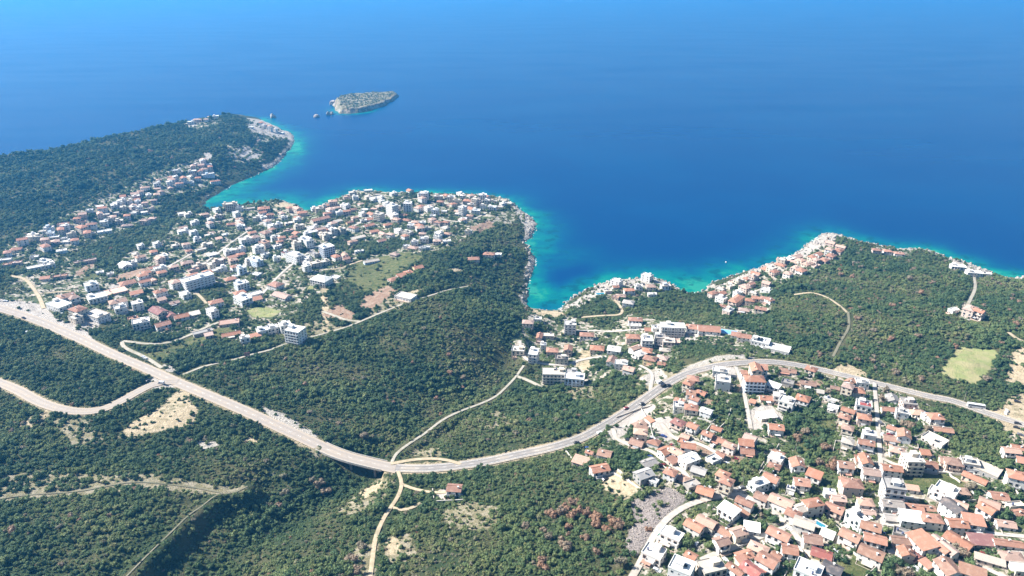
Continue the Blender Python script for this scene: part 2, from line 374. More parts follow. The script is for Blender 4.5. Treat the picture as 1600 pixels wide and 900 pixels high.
n1 = q.noise(c, 1.6, 6, .7); n2 = q.noise(c, .35, 3)
col = q.mix(q.math('MULTIPLY', q.step(n1, .4, .7), .5), base, q.mix(.6, base, (.10, .07, .06)))
col = q.mix(q.math('MULTIPLY', q.step(n2, .48, .7), .5), col, q.mix(.55, base, (.55, .42, .34)))
col = q.mix(q.math('MULTIPLY', wv, .22), col, (.09, .05, .04))
q.p(Base_Color=col, Roughness=.85, Normal=q.bump(q.math('ADD', wv, wy), .5, .06)); q.b.inputs['Specular IOR Level'].default_value = .2
M['tile'] = q.m
q = N('window_glass'); q.p(Base_Color=(.025, .032, .04), Roughness=.12); q.b.inputs['Specular IOR Level'].default_value = .6; M['glass'] = q.m
q = N('frame'); q.p(Base_Color=q.n('ShaderNodeObjectInfo').outputs['Color'], Roughness=.6); M['frame'] = q.m
q = N('car_paint'); q.p(Base_Color=q.n('ShaderNodeObjectInfo').outputs['Color'], Roughness=.25, Coat_Weight=.5); M['car'] = q.m
q = N('rubber'); q.p(Base_Color=(.02, .02, .02), Roughness=.8); M['rubber'] = q.m
q = N('pool_water'); q.p(Base_Color=(.04, .22, .30), Roughness=.1); M['pool'] = q.m
# foliage: tint is a property of each plant (0 dark green ... 1 russet)
FOL = [(0, (.054, .104, .047)), (.25, (.106, .166, .068)), (.5, (.18, .228, .088)), (.68, (.245, .258, .112)), (.8, (.24, .22, .15)), (.88, (.30, .245, .175)), (.95, (.33, .20, .13)), (1, (.36, .22, .14))]
def foliage(name, own):
    q = N(name); oi = q.n('ShaderNodeObjectInfo')
    tint = q.n('ShaderNodeSeparateColor', {0: oi.outputs['Color']}).outputs[0] if own else q.attr('tint', 'INSTANCER')
    c = q.coord(); n1 = q.noise(c, 2.2, 4, .7)
    t = q.math('ADD', tint, q.math('MULTIPLY', q.math('SUBTRACT', n1, .5), .22))
    t = q.math('ADD', t, q.math('MULTIPLY', q.math('SUBTRACT', oi.outputs['Random'], .5), .10), clamp=True)
    col = q.ramp(t, FOL)
    q.p(Base_Color=col, Roughness=.7); q.b.inputs['Specular IOR Level'].default_value = .25
    tr = q.n('ShaderNodeBsdfTranslucent', {'Color': col}); mx = q.n('ShaderNodeMixShader', {0: .28})
    q.t.links.new(q.b.outputs[0], mx.inputs[1]); q.t.links.new(tr.outputs[0], mx.inputs[2]); q.t.links.new(mx.outputs[0], q.out.inputs[0])
    M[name] = q.m
foliage('leaf_stuff', False); foliage('leaf_own', True)

# ------------------------------------------------------------------ ground masks painted in plan
PXg, PYg, DEPg = project(np.stack([GX, GY, Z], -1))
def pmask(*polys):
    m = np.zeros(Z.shape, bool)
    for s in polys: m |= inside(P(s), PXg, PYg)
    return m & (DEPg > 50)
def blur(m, it=1):
    a = m.astype(float)
    for _ in range(it):
        p_ = np.pad(a, 1, mode='edge'); a = (p_[:-2, 1:-1]+p_[2:, 1:-1]+p_[1:-1, :-2]+p_[1:-1, 2:]+2*p_[1:-1, 1:-1])/6
    return a
TOWN_V = pmask("900,728 935,700 945,676 985,645 1030,612 1085,582 1150,572 1250,572 1340,592 1440,625 1480,655 1485,700 1530,712 1570,740 1570,700 1560,650 1610,620 1610,915 978,915 1005,860 1045,806 1085,770 1020,772 985,776 955,752")
TOWN_C = pmask("800,535 826,492 885,482 905,500 940,512 985,490 1060,495 1130,508 1180,520 1245,545 1200,560 1060,532 1062,560 1010,585 960,582 925,600 840,604 850,570 805,560")
TOWN_L = pmask("0,470 30,425 70,400 130,402 170,425 200,395 250,380 280,340 330,330 345,320 420,312 485,330 550,297 650,298 760,304 800,312 815,330 800,350 770,350 730,372 690,390 610,400 540,410 540,440 480,470 440,520 380,535 330,525 240,525 180,510 130,500 60,480")
TOWN_S = pmask("0,412 10,380 60,355 130,320 180,300 240,268 320,245 345,280 320,296 260,308 235,345 190,360 110,395 60,412")
TOWN_K = pmask("940,460 950,440 1010,433 1050,440 1045,455 990,478 955,472", "1108,458 1140,440 1185,425 1240,395 1275,375 1325,385 1320,405 1270,425 1225,440 1200,490 1140,492", "285,178 345,170 350,192 295,203", "380,188 455,196 452,216 400,226", "350,226 410,226 412,258 360,252", "1360,380 1425,388 1425,402 1365,392", "1480,403 1550,426 1545,438 1500,425", "1485,480 1520,465 1545,485 1530,500")
WOODS = pmask("1225,655 1250,628 1300,640 1312,690 1308,745 1270,738 1245,700 1228,690", "1475,655 1545,690 1570,700 1600,760 1560,735 1500,705 1478,700", "1122,735 1160,722 1205,732 1180,752 1140,764", "1100,600 1130,640 1165,670 1160,720 1130,690 1118,650", "1135,630 1165,610 1165,660", "985,700 1010,740 960,735 945,712", "1100,640 1130,650 1150,690 1128,680","1475,775 1520,775 1530,800 1480,790","1300,780 1330,740 1320,760",
   "235,470 280,480 300,470 330,440 360,450 340,480 300,505 240,515", "520,365 560,372 545,388 510,392", "550,385 620,372 640,382 600,398 550,396", "600,330 640,328 650,345 620,345")
TOWN = (TOWN_V | TOWN_C | TOWN_L | TOWN_S | TOWN_K)
FIELD = pmask("1468,583 1497,541 1562,548 1548,575 1525,602 1490,592", "384,484 410,478 440,486 425,496 395,496", "500,430 520,440 510,450 480,452")
GRASS = pmask("212,556 250,548 300,527 352,508 366,518 300,542 250,564", "540,425 560,408 600,400 640,393 662,402 625,424 600,455 570,458 545,442", "1380,714 1415,725 1480,738 1525,748 1532,770 1470,768 1415,757 1392,736", "1305,885 1335,862 1372,885 1345,905 1310,905", "1006,750 1025,748 1022,765 1005,765", "1078,738 1108,745 1100,752 1082,748", "1515,498 1545,500 1540,512 1515,510", "120,436 150,425 158,432 130,440", "1240,700 1262,680 1268,700 1245,712", "1285,655 1305,658 1302,670 1285,668","885,508 905,500 900,520 882,524")
SAND = pmask("1550,651 1575,622 1612,610 1612,692 1570,674", "183,682 212,655 245,640 270,614 286,611 310,640 305,661 275,669 242,676 205,684", "1300,577 1320,566 1350,579 1362,594 1330,592", "1572,598 1582,552 1610,535 1610,606", "822,480 840,485 880,487 884,496 850,494 826,488", "932,748 965,732 1003,761 978,783 948,766", "500,437 505,520 515,522 512,438", "560,772 585,755 606,748 590,766 566,782", "602,846 616,838 628,856 618,872 604,862", "425,322 440,315 460,320 474,331 460,328 440,324", "1262,402 1275,395 1320,380 1318,384 1275,400", "660,450 640,470 615,470 640,455", "404,685 400,700 388,695 378,680","30,665 50,650 80,640 70,655 45,670","700,420 720,418 722,424 702,424", "905,548 925,548 920,580 900,575")
SOIL = pmask("503,492 528,474 556,490 550,500 520,499", "560,480 572,462 605,445 625,452 592,476 575,486", "732,356 765,344 776,352 750,366", "170,435 200,425 240,415 235,422 190,440", "1240,598 1280,593 1290,605 1250,607", "1150,600 1165,600 1165,612 1150,612", "1075,700 1105,695 1120,710 1100,715", "1130,705 1165,712 1155,725 1140,720","120,436 150,412 150,405 118,425","1095,628 1112,622 1116,634 1098,638")
PAVE = pmask("226,574 296,604 270,606 244,609 228,604 236,592", "-20,466 33,471 66,476 88,496 105,506 132,498 162,503 137,522 160,545 120,527 60,502 0,481 -20,478", "946,676 985,646 1016,628 1024,638 1000,658 962,690", "1170,640 1200,630 1225,650 1205,670 1175,672", "170,448 182,440 200,452 182,470", "680,765 706,762 712,776 690,784", "1120,568 1150,575 1150,590 1120,585","1552,870 1600,850 1605,885 1560,890", "1035,520 1090,518 1090,530 1040,545 1025,540","1010,655 1050,650 1050,690 1020,690", "358,241 385,229 388,232 364,244", "366,246 392,233 397,236 374,249", "380,250 402,238 408,242 388,253","316,237 332,240 330,252 322,248")
ROCKP = pmask("1050,586 1080,570 1120,556 1170,553 1185,560 1120,563 1080,577", "402,632 440,644 492,676 502,690 470,681 428,659", "385,184 430,190 460,204 462,222 440,216 414,211 392,206", "405,255 432,258 415,270", "795,310 838,345 838,372 822,378 818,352", "1200,426 1245,398 1285,364 1310,366 1300,382 1250,404 1215,428", "885,480 940,443 1000,432 1052,441 1040,446 960,450 900,482", "1104,454 1180,420 1200,420 1130,446", "250,565 270,572 285,585 262,580", "1095,775 1140,757 1160,766 1120,778", "1000,590 1030,575 1045,590 1010,605", "440,735 430,748 400,745", "824,398 836,402 838,420 829,430", "300,690 340,688 345,700 310,702", "285,195 300,188 315,192 300,200", "1480,402 1552,428 1548,436 1490,412")
DRY = blur(pmask('0,743 60,736 150,741 230,739 270,747 340,759 385,760 384,772 300,770 220,764 130,774 40,779 0,786', '525,802 560,768 600,744 618,750 602,778 560,803', '598,840 640,833 652,870 610,884', '558,850 592,850 582,908 530,908', '985,605 1002,585 1035,574 1060,588 1022,612', '640,713 702,712 690,700 650,700', '690,800 730,780 800,800 760,830 700,825', '480,690 520,710 500,715 450,690', '80,650 130,655 170,690 110,700', '1060,575 1130,552 1180,560 1100,572', '420,520 500,500 540,512 470,530', '570,470 630,465 640,478 580,496', '885,600 930,590 930,620 880,625', '740,650 790,640 800,665 760,670'), 1)
rocky = np.clip(blur(ROCKP, 1) + np.where(PXg > 1180, sstep(COASTD, 22, 9), sstep(COASTD, 13, 4))*np.clip(-.15+1.25*fbm(GX, GY, 40, 55)-.45*(PXg < 420)+.6*(PXg > 1180), 0, 1), 0, 1)
slope = np.hypot(*np.gradient(Z)) if False else None
SCREE = blur(pmask('985,782 1040,760 1078,776 1040,806 1010,852 990,872 975,852 990,812', '1095,775 1140,757 1160,766 1120,778'), 1)
A_ = dict(scree=SCREE, dry=DRY, town=np.clip(blur(TOWN & ~WOODS & ~FIELD, 1), 0, 1), grass=blur(GRASS, 1), field=blur(FIELD, 1), sand=np.clip(blur(SAND, 1)+.62*sstep(RD, 4.5, .5)*(RH > 0)*RS, 0, 1), soil=blur(SOIL, 1), pave=blur(PAVE, 1), rock=rocky)
seen = (COASTD > -45)
ter = grid_mesh('terrain', GX, GY, Z, M['terrain'], keep=seen, attrs=A_); tag(ter, kind='structure')
# island, its own sheet of ground standing in the sea
ISL = P("519,163 524,173 531,178 548,178 572,175 598,167 614,158 624,150 616,146 585,149 552,153 530,157")
ip = subdivide(plane(ISL[:, 0], ISL[:, 1], np.zeros(len(ISL))), 9, 2.0)
ix = np.arange(ip[:, 0].min()-15, ip[:, 0].max()+15, 2.5); iy = np.arange(ip[:, 1].min()-15, ip[:, 1].max()+15, 2.5)
IX, IY = np.meshgrid(ix, iy)
idd = seg_dist(ip, IX.ravel(), IY.ravel()).reshape(IX.shape); iin = inside(ip, IX, IY); idd = np.where(iin, idd, -idd)
fr = (IX-ip[:, 0].min())/(np.ptp(ip[:, 0]))
top = 17*(1-.6*fr) + 8*(fbm(IX, IY, 25, 5)-.5)
IZ = np.where(idd > 0, np.minimum(top, idd*(.75+.9*fbm(IX, IY, 30, 8))), idd*.8) + (fbm(IX, IY, 7, 6)-.5)*3*sstep(idd, 0, 5)
zero = np.zeros(IX.shape)
isl = grid_mesh('island', IX, IY, IZ, M['terrain'], keep=idd > -12, attrs=dict(scree=zero, dry=zero+.6, town=zero, grass=zero, field=zero, sand=zero, soil=.75*fbm(IX, IY, 14, 33)*sstep(idd, 22, 8), pave=zero, rock=np.clip(sstep(idd, 13, 5)*(.0+.75*fbm(IX, IY, 12, 15))+.12*fbm(IX, IY, 16, 19)+.5*sstep(fr, .12, 0), 0, 1)))
tag(isl, kind='structure')
# sea sheet out to the horizon
wx = np.concatenate([-np.geomspace(45000, 1500, 16), np.arange(-1500, 1301, 9.0), np.geomspace(1350, 45000, 16)])
wy = np.concatenate([[-6000, -2000, -500], np.arange(60, 1900, 9.0), np.geomspace(1920, 60000, 22)])
WX, WY = np.meshgrid(wx, wy)
cdw = seg_dist(cw, WX.ravel(), WY.ravel()).reshape(WX.shape); inl = inside(cw, WX, WY)
idw = seg_dist(ip, WX.ravel(), WY.ravel()).reshape(WX.shape)
wpx, wpy, wd = project(np.stack([WX, WY, WX*0], -1))
sdist = np.minimum(cdw, idw*1.6)
width = np.full(WX.shape, 34.0)
for x0, y0, r0, w0 in [(855, 455, 60, 60), (1080, 440, 60, 75), (380, 300, 110, 70), (458, 240, 45, 52), (480, 322, 30, 50), (1240, 395, 60, 45), (860, 380, 45, 50), (1560, 430, 60, 40), (700, 300, 120, 24), (985, 430, 60, 50)]:
    width = np.maximum(width, 34+(w0-34)*np.exp(-((wpx-x0)**2+((wpy-y0)*1.6)**2)/r0**2))
sh = np.exp(-(sdist/(width*.76))**1.4)*(.38+.85*fbm(WX, WY, 38, 77)) ; 
for x0, y0, rx, ry, a in [(848, 455, 16, 15, .4), (905, 400, 45, 16, .17), (1085, 445, 26, 14, .22), (470, 228, 10, 9, .3), (360, 305, 40, 10, .2), (465, 240, 9, 22, .2)]:
    sh = sh + a*np.exp(-((wpx-x0)/rx)**2-((wpy-y0)/ry)**2)*(.6+.8*fbm(WX, WY, 30, 31))
for x0, y0, rx, ry, a in [(870, 437, 22, 14, .35), (905, 425, 40, 10, .2), (860, 415, 14, 20, .15)]:
    sh = sh - a*np.exp(-((wpx-x0)/rx)**2-((wpy-y0)/ry)**2)
sh = np.clip(np.where(inl, .8, sh), 0, 1)
foam = sstep(sdist, 7, 0)*.75
sea = grid_mesh('sea', WX, WY, WX*0, M['water'], keep=~inl | (cdw < 40), attrs=dict(shallow=sh, foam=foam)); tag(sea, kind='structure')

# ------------------------------------------------------------------ road ribbons and bridge
def ribbon(name, w, hw, mat, lift=.0, segs=6, lo=-1, hi=1):
    t = np.gradient(w[:, :2], axis=0); t /= np.maximum(np.hypot(t[:, 0], t[:, 1]), 1e-6)[:, None]; nr = np.stack([-t[:, 1], t[:, 0]], -1)
    us = np.linspace(lo, hi, segs+1); V = []; 
    for k in range(len(w)):
        for u in us:
            V.append((w[k, 0]+nr[k, 0]*u*hw, w[k, 1]+nr[k, 1]*u*hw, w[k, 2]+lift-.05*abs(u)))
    m = segs+1; F = [(k*m+i, k*m+i+1, (k+1)*m+i+1, (k+1)*m+i) for k in range(len(w)-1) for i in range(segs)]
    F = [f[::-1] for f in F]
    o = mesh_obj(name, V, F, mat); me = o.data
    at = me.attributes.new('across', 'FLOAT', 'POINT'); at.data.foreach_set('value', np.tile(us, len(w)).astype(np.float32))
    return tag(o, kind='structure')
SURF_LIFT = dict(pale=.10, asphalt=.10, track=.04, sand=.02, lane=.06, dirt=0.0)
for i, (nm, hw, surf, w) in enumerate(roads):
    lift = SURF_LIFT[surf] + .004*(i % 9)
    ww = w.copy()
    for a, b in ((0, 1), (-1, -2)): ww[a] = ww[a]+(ww[a]-ww[b])*.3
    ribbon(nm, ww, hw, M[surf], lift)
    if nm == 'main_road':
        dd = np.r_[0, np.cumsum(np.hypot(*np.diff(w[:, :2], axis=0).T))]
        if surf == 'asphalt':
            for off in (-.62, .62): ribbon('edge_line', w, hw, M['paint'], lift+.06, 1, off-.02, off+.02)
        k = 2
        V, F = [], []
        t = np.gradient(w[:, :2], axis=0); t /= np.hypot(t[:, 0], t[:, 1])[:, None]; nr = np.stack([-t[:, 1], t[:, 0]], -1)
        for k in range(1, len(w)-2, 3):
            b = len(V)
            for kk2, sg in ((k, -1), (k, 1), (k+1, 1), (k+1, -1)): V.append((*(w[kk2, :2]+nr[kk2]*sg*.09), w[kk2, 2]+lift+.05))
            F.append((b, b+1, b+2, b+3))
        tag(mesh_obj('centre_line', V, F, M['paint']), kind='structure')
def box(cx, cy, cz, sx, sy, sz):
    """verts, faces of a box; cz is its bottom"""
    x, y = sx/2, sy/2
    v = [(cx-x, cy-y, cz), (cx+x, cy-y, cz), (cx+x, cy+y, cz), (cx-x, cy+y, cz), (cx-x, cy-y, cz+sz), (cx+x, cy-y, cz+sz), (cx+x, cy+y, cz+sz), (cx-x, cy+y, cz+sz)]
    return v, [(0, 3, 2, 1), (4, 5, 6, 7), (0, 1, 5, 4), (1, 2, 6, 5), (2, 3, 7, 6), (3, 0, 4, 7)]
def join(parts):
    V, F = [], []
    for v, f in parts:
        b = len(V); V += list(v); F += [tuple(i+b for i in q) for q in f]
    return V, F
bp = np.array(bridge_pts)
bo = bpy.data.objects.new('road_bridge', None); COL.objects.link(bo); bo.location = bp[len(bp)//2]
tag(bo, 'pale curving road bridge on tall piers crossing the dark ravine', 'bridge')
org = np.array(bo.location)
t = np.gradient(bp[:, :2], axis=0); t /= np.hypot(t[:, 0], t[:, 1])[:, None]; nr = np.stack([-t[:, 1], t[:, 0]], -1)
V, F = [], []
prof = [(-5.1, -.12), (5.1, -.12), (5.1, -.9), (3.2, -1.9), (-3.2, -1.9), (-5.1, -.9)]
for k in range(len(bp)):
    for u, z in prof: V.append(np.array([*(bp[k, :2]+nr[k]*u), bp[k, 2]+z])-org)
m = len(prof)
for k in range(len(bp)-1):
    for i in range(m): F.append((k*m+i, k*m+(i+1) % m, (k+1)*m+(i+1) % m, (k+1)*m+i))
F += [tuple(range(m)), tuple(reversed(range((len(bp)-1)*m, len(bp)*m)))]
mesh_obj('deck', V, F, M['slab'], bo, color=(.42, .39, .35))
for sgn in (-1, 1):
    V, F = [], []
    for k in range(len(bp)):
        for u, z in ((4.75, -.1), (4.75, .8), (5.05, .8), (5.05, -.1)): V.append(np.array([*(bp[k, :2]+nr[k]*u*sgn), bp[k, 2]+z])-org)
    for k in range(len(bp)-1):
        for i in range(4): F.append((k*4+i, k*4+(i+1) % 4, (k+1)*4+(i+1) % 4, (k+1)*4+i))
    mesh_obj('parapet', V, F, M['slab'], bo, color=(.5, .47, .42))
for k in range(3, len(bp)-2, 6):
    gz = float(hgt(bp[k, 0], bp[k, 1])); hh = bp[k, 2]-1.9-gz
    if hh < 2: continue
    a = math.atan2(nr[k, 1], nr[k, 0]); parts = []
    for u in (-2.3, 2.3):
        v, f = box(u, 0, 0, 1.3, 1.1, hh+2); parts.append((v, f))
    parts.append(box(0, 0, hh+.9, 6.6, 1.5, 1.05))
    Vp, Fp = join(parts)
    pr = mesh_obj('pier', Vp, Fp, M['slab'], bo, color=(.27, .25, .23)); pr.location = Vector((bp[k, 0], bp[k, 1], gz-2))-Vector(org); pr.rotation_euler.z = a
# ------------------------------------------------------------------ buildings: photo x, y of the roof, roof code, length, depth, turn, storeys, wall colour
# roof code: colour (o orange, p pinkish, b brown, m maroon, r red, g grey, d dark grey, w white, c cream) + form (g gable, h hip, m lean-to, f flat)
VILLAGE = """1130 592 wf 14 13 -15 3 w;1126 578 wf 15 10 -15 2 w;1062 625 og 9 7 -38 1 w;1086 622 og 9 7 -38 2 w;1096 613 gm 9 8 -38 1 g;1104 641 wg 10 8 -35 2 w;999 662 gf 13 7 28 1 c;1015 656 om 9 4 -60 1 w;1004 669 bm 10 4 28 1 c;1060 659 mh 11 9 -40 2 p;1083 664 og 9 8 -40 2 w;1120 669 og 9 6 -35 1 w
1022 689 oh 10 8 -30 1 w;1040 703 og 10 9 30 2 w;1057 704 pg 11 8 -42 2 w;1052 718 om 8 7 30 1 p;1077 714 wg 14 10 28 2 w;1092 734 gg 11 8 -30 1 g;1048 736 oh 9 8 -35 2 w;1006 739 gg 13 10 25 2 g;1014 721 gg 12 9 25 1 g;1022 751 wf 6 5 -35 1 w;1067 747 gm 9 7 -40 1 g;1081 756 gf 11 7 25 1 g;1102 766 gf 12 9 -30 1 g;995 690 cf 11 9 -30 1 w;1106 677 og 9 7 -38 2 w;1124 686 og 11 7 -38 1 c;1140 695 ph 10 8 -35 2 w;1126 709 og 7 6 -38 1 c;1115 717 wf 10 8 30 1 w;1071 681 gf 7 6 -30 1 g;1065 690 of 6 5 -30 1 c
945 707 bg 11 9 -22 1 w;907 719 pm 12 9 -28 1 p;937 731 og 14 9 18 2 w;921 706 gf 6 4 -28 1 w
1181 574 og 15 10 86 4 c;1179 591 oh 19 12 -4 4 b;1163 582 om 6 6 -4 2 w;1231 578 bg 16 8 -18 1 w;1329 595 bg 9 8 35 2 w;1341 609 oh 11 10 -10 2 c;1209 601 wm 12 8 -42 2 w;1231 597 gf 11 8 -30 1 g;1263 598 cf 14 8 -20 1 p;1198 621 og 12 8 -8 1 c;1176 627 om 5 5 -30 1 p;1230 626 wf 13 10 -35 3 w;1218 617 wf 11 8 -15 2 w;1255 621 oh 12 11 -35 2 w;1198 648 wf 16 12 12 1 c;1213 666 og 12 9 -10 2 w;1302 635 wf 9 6 -30 1 w;1297 623 wf 11 3 -40 1 c;1350 631 wf 13 11 -22 3 w;1326 640 og 11 7 -40 2 c;1320 650 oh 9 8 -35 2 c;1325 667 gg 9 8 -30 2 c;1351 650 oh 11 9 -20 2 p;1282 612 cm 6 5 -20 1 y;1305 605 gf 8 6 -25 1 g
1395 621 gg 12 10 80 1 w;1420 627 gf 12 12 -8 3 p;1388 639 cf 11 7 -10 1 c;1410 643 wf 10 8 -20 2 w;1434 643 gf 12 9 -10 1 w;1462 649 oh 12 10 -5 2 w;1448 650 wf 6 9 -5 1 w;1474 670 gg 15 7 -15 1 w;1461 686 cf 17 12 -55 1 w;1413 676 bg 12 10 68 2 w;1395 668 gf 8 6 -40 1 w;1393 685 gg 12 8 -18 1 c;1402 702 ph 11 8 -25 1 w;1359 676 wf 10 8 -15 2 w;1354 690 gg 12 8 -20 2 w;1325 688 ch 9 8 -30 2 c
1217 707 bg 9 6 -40 2 w;1213 714 wf 11 9 -38 2 w;1210 727 oh 9 7 -30 1 p;1205 745 og 11 9 -40 2 w;1186 754 wf 14 8 25 2 w;1246 722 og 11 10 85 2 w;1236 763 wf 6 5 -30 1 w;1322 725 gf 11 9 -12 2 w;1353 717 og 13 8 80 2 w;1344 717 om 7 7 -10 1 p;1332 753 oh 14 11 -8 3 p;1317 752 om 4 8 -8 2 c;1297 769 wf 8 7 -10 1 b;1311 777 gm 9 7 -10 2 p;1190 775 bg 9 8 -38 2 w
1427 716 cf 13 12 -5 4 c;1452 724 og 11 9 -18 1 w;1446 707 om 7 6 -10 1 c;1491 720 bh 12 10 -18 2 p;1477 718 pf 7 9 -18 1 p;1516 721 cf 12 10 -15 2 w;1541 733 cf 19 13 -45 1 g;1524 745 og 16 7 -48 1 c;1394 730 og 14 8 -10 2 w;1397 757 gf 14 13 -15 4 w;1425 762 pm 9 5 -15 1 w;1467 768 wf 12 8 -45 1 w;1480 764 wf 14 10 -45 3 w;1490 790 dg 14 10 -72 3 w;1395 786 gg 14 8 -8 2 w;1428 792 gm 12 8 -12 1 g;1450 793 gm 9 6 -8 1 g;1395 807 gg 10 7 -10 1 g;1424 806 wm 14 10 -12 2 w;1456 808 oh 13 9 -10 2 w;1496 816 og 12 9 -5 2 w;1591 741 oh 13 11 -25 3 w;1594 699 og 12 7 -25 1 w;1600 720 om 9 7 -25 1 c;1561 774 og 11 9 -10 1 w;1543 793 og 10 9 -58 2 w;1586 789 cf 11 5 5 1 c;1572 817 pg 11 7 -15 1 w;1592 800 og 8 6 10 1 c
1050 834 wf 14 9 -35 2 w;1045 842 wf 15 7 -35 1 w;1022 862 wf 13 11 -35 2 w;1066 883 wf 14 12 -30 3 w;1080 867 og 7 6 -40 2 w;1112 883 cf 16 11 15 2 c;1085 820 og 12 8 -40 2 w;1104 814 pg 13 8 -40 2 c;1139 795 wm 13 9 -50 2 w;1156 798 bm 13 5 -58 1 c;1164 783 og 12 7 -38 2 w;1131 828 gf 12 7 -45 1 w;1128 844 bg 9 8 20 2 w;1154 829 gf 9 8 20 2 c;1175 823 wm 10 8 -15 1 w;1163 866 og 10 7 20 1 c;1160 875 om 6 7 20 1 c;1175 888 rg 12 9 -55 2 w;1149 889 og 11 5 -55 2 w;1200 873 og 12 10 -45 2 w;1185 855 gm 12 8 -35 1 g;1213 868 og 6 7 -45 1 w
1221 781 pg 16 10 -38 2 w;1240 801 oh 10 8 -35 2 w;1254 792 cg 10 8 20 2 w;1271 784 oh 13 8 12 3 w;1304 793 og 12 8 -40 2 p;1257 816 cg 13 10 -30 2 w;1293 834 wm 8 7 -35 1 w;1217 834 og 14 9 -38 2 w;1270 841 bg 11 9 -15 2 w;1284 864 rg 12 8 -28 1 y;1264 888 wf 15 12 -35 2 w;1301 886 dg 11 9 -38 2 w;1284 899 og 7 6 -35 1 w;1329 835 bg 12 9 -42 2 w;1340 805 wf 13 8 -72 3 w;1361 820 bg 12 9 -25 2 w;1368 840 og 13 8 -22 2 w;1362 862 bg 14 10 -38 2 w;1353 783 gg 10 8 -10 2 w;1358 799 gm 8 5 -10 1 p;1411 843 bg 14 7 -12 1 p;1416 861 og 8 8 85 2 p;1426 866 mg 8 8 -60 1 p;1408 831 gf 9 7 -30 1 g
1441 843 om 16 11 -78 2 w;1465 848 og 17 6 -70 2 w;1476 850 pg 17 7 -70 2 w;1499 843 og 16 10 -58 1 c;1535 843 mm 16 9 -8 1 c;1576 847 og 17 6 -10 1 w;1483 884 bg 13 11 -82 2 w;1520 892 bm 14 8 -30 2 w;1547 874 cm 16 5 -25 1 p;1448 880 om 7 5 -70 1 c;1582 868 gf 13 8 -8 1 g;1596 886 cf 10 8 -8 1 c
710 762 og 11 9 -6 2 w;708 771 gf 9 3 -6 1 w"""
COVE = """825 502 ph 12 9 -5 2 c;840 498 wf 9 7 -5 1 w;891 505 wf 13 11 -5 4 w;843 524 og 12 6 82 1 p;857 523 cf 12 7 -5 1 p;810 543 cf 13 11 -8 2 c;834 547 wf 14 9 78 4 w;849 538 wf 6 6 0 2 w;863 546 oh 12 9 -3 2 p;888 543 og 10 8 80 3 p;878 558 gf 13 9 -6 2 c;917 522 oh 15 9 -3 2 w;933 544 oh 14 10 -8 2 c;960 543 wg 13 11 -15 2 w;989 525 oh 14 10 -5 2 p;993 498 oh 15 9 -4 2 w;993 508 wf 12 6 -4 1 w;1014 515 om 9 6 -5 1 c;1011 529 wf 13 11 85 4 w;1031 526 gf 11 10 -5 3 w;993 542 pg 12 7 35 2 w;1000 551 wh 12 9 35 2 w;1011 546 oh 10 9 -20 2 p;1016 559 oh 12 9 -25 2 y;1035 558 ph 10 8 -25 1 p;1034 567 og 7 6 -25 1 y;956 561 bg 12 8 70 2 w;971 567 wf 12 8 -10 2 w;983 575 pg 10 8 -30 2 w
865 581 cf 21 12 -3 4 c;898 589 wf 18 12 -8 3 b;893 580 gf 11 6 -8 3 w;1051 508 wf 25 12 -4 4 w;1027 512 wf 11 8 -4 2 w;1083 509 oh 13 11 -10 2 w;1108 511 og 22 14 -8 2 w;1163 524 og 13 9 -18 2 w;1150 522 om 9 7 -18 1 w;1189 531 wf 17 12 -28 2 w;1214 544 wf 24 13 -28 1 w;1045 532 cf 12 10 -5 2 p;1039 546 ch 10 7 -10 1 c;1055 533 pf 9 9 -5 1 p
983 452 oh 13 8 5 2 w;970 461 ph 12 8 -10 1 p;982 471 gh 13 10 -20 2 w;998 447 wf 9 8 0 2 w;1017 446 ph 12 9 0 2 c;1040 446 cf 12 9 5 2 b;1019 459 wf 11 6 0 1 w;950 454 cf 9 6 10 1 p;962 464 pf 9 6 -30 1 p;962 447 og 8 6 10 1 c
1115 456 oh 12 8 30 2 p;1127 465 wf 12 8 -50 2 w;1151 466 oh 24 10 48 3 p;1138 484 wf 11 9 48 2 p;1172 468 oh 10 8 -20 2 p;1181 464 og 9 7 -20 2 p;1197 465 oh 12 9 -25 2 p;1189 481 og 12 8 -25 2 c;1163 483 ph 12 8 -20 1 p;1153 457 wf 10 7 30 2 w;1155 437 cf 11 8 30 2 c;1163 446 ph 11 8 30 2 c;1142 447 cf 9 6 30 1 c;1178 431 pf 11 8 40 2 p;1167 434 oh 8 7 30 1 p;1129 477 oh 8 7 -20 1 c;1145 440 pf 8 6 30 1 w;1174 442 og 9 6 30 2 p
1288 405 oh 13 10 45 2 p;1299 398 oh 13 10 45 2 p;1311 390 oh 13 10 45 2 p;1262 411 ph 16 9 35 2 c;1244 417 ph 13 8 35 2 p;1253 406 ph 11 7 35 2 c;1211 423 oh 11 8 30 2 p;1275 415 pf 12 5 30 1 c;1370 389 oh 11 9 -15 2 p;1387 391 oh 11 9 -12 2 w;1405 395 oh 13 9 -12 2 w;1497 416 wf 18 10 -15 2 w;1522 425 wf 18 11 -15 2 w;1542 427 wf 10 8 -15 1 w;1517 480 ph 15 10 40 3 p;1529 484 og 12 8 -55 3 p;1490 484 wf 9 6 20 1 w;1203 467 oh 9 8 -60 2 w"""
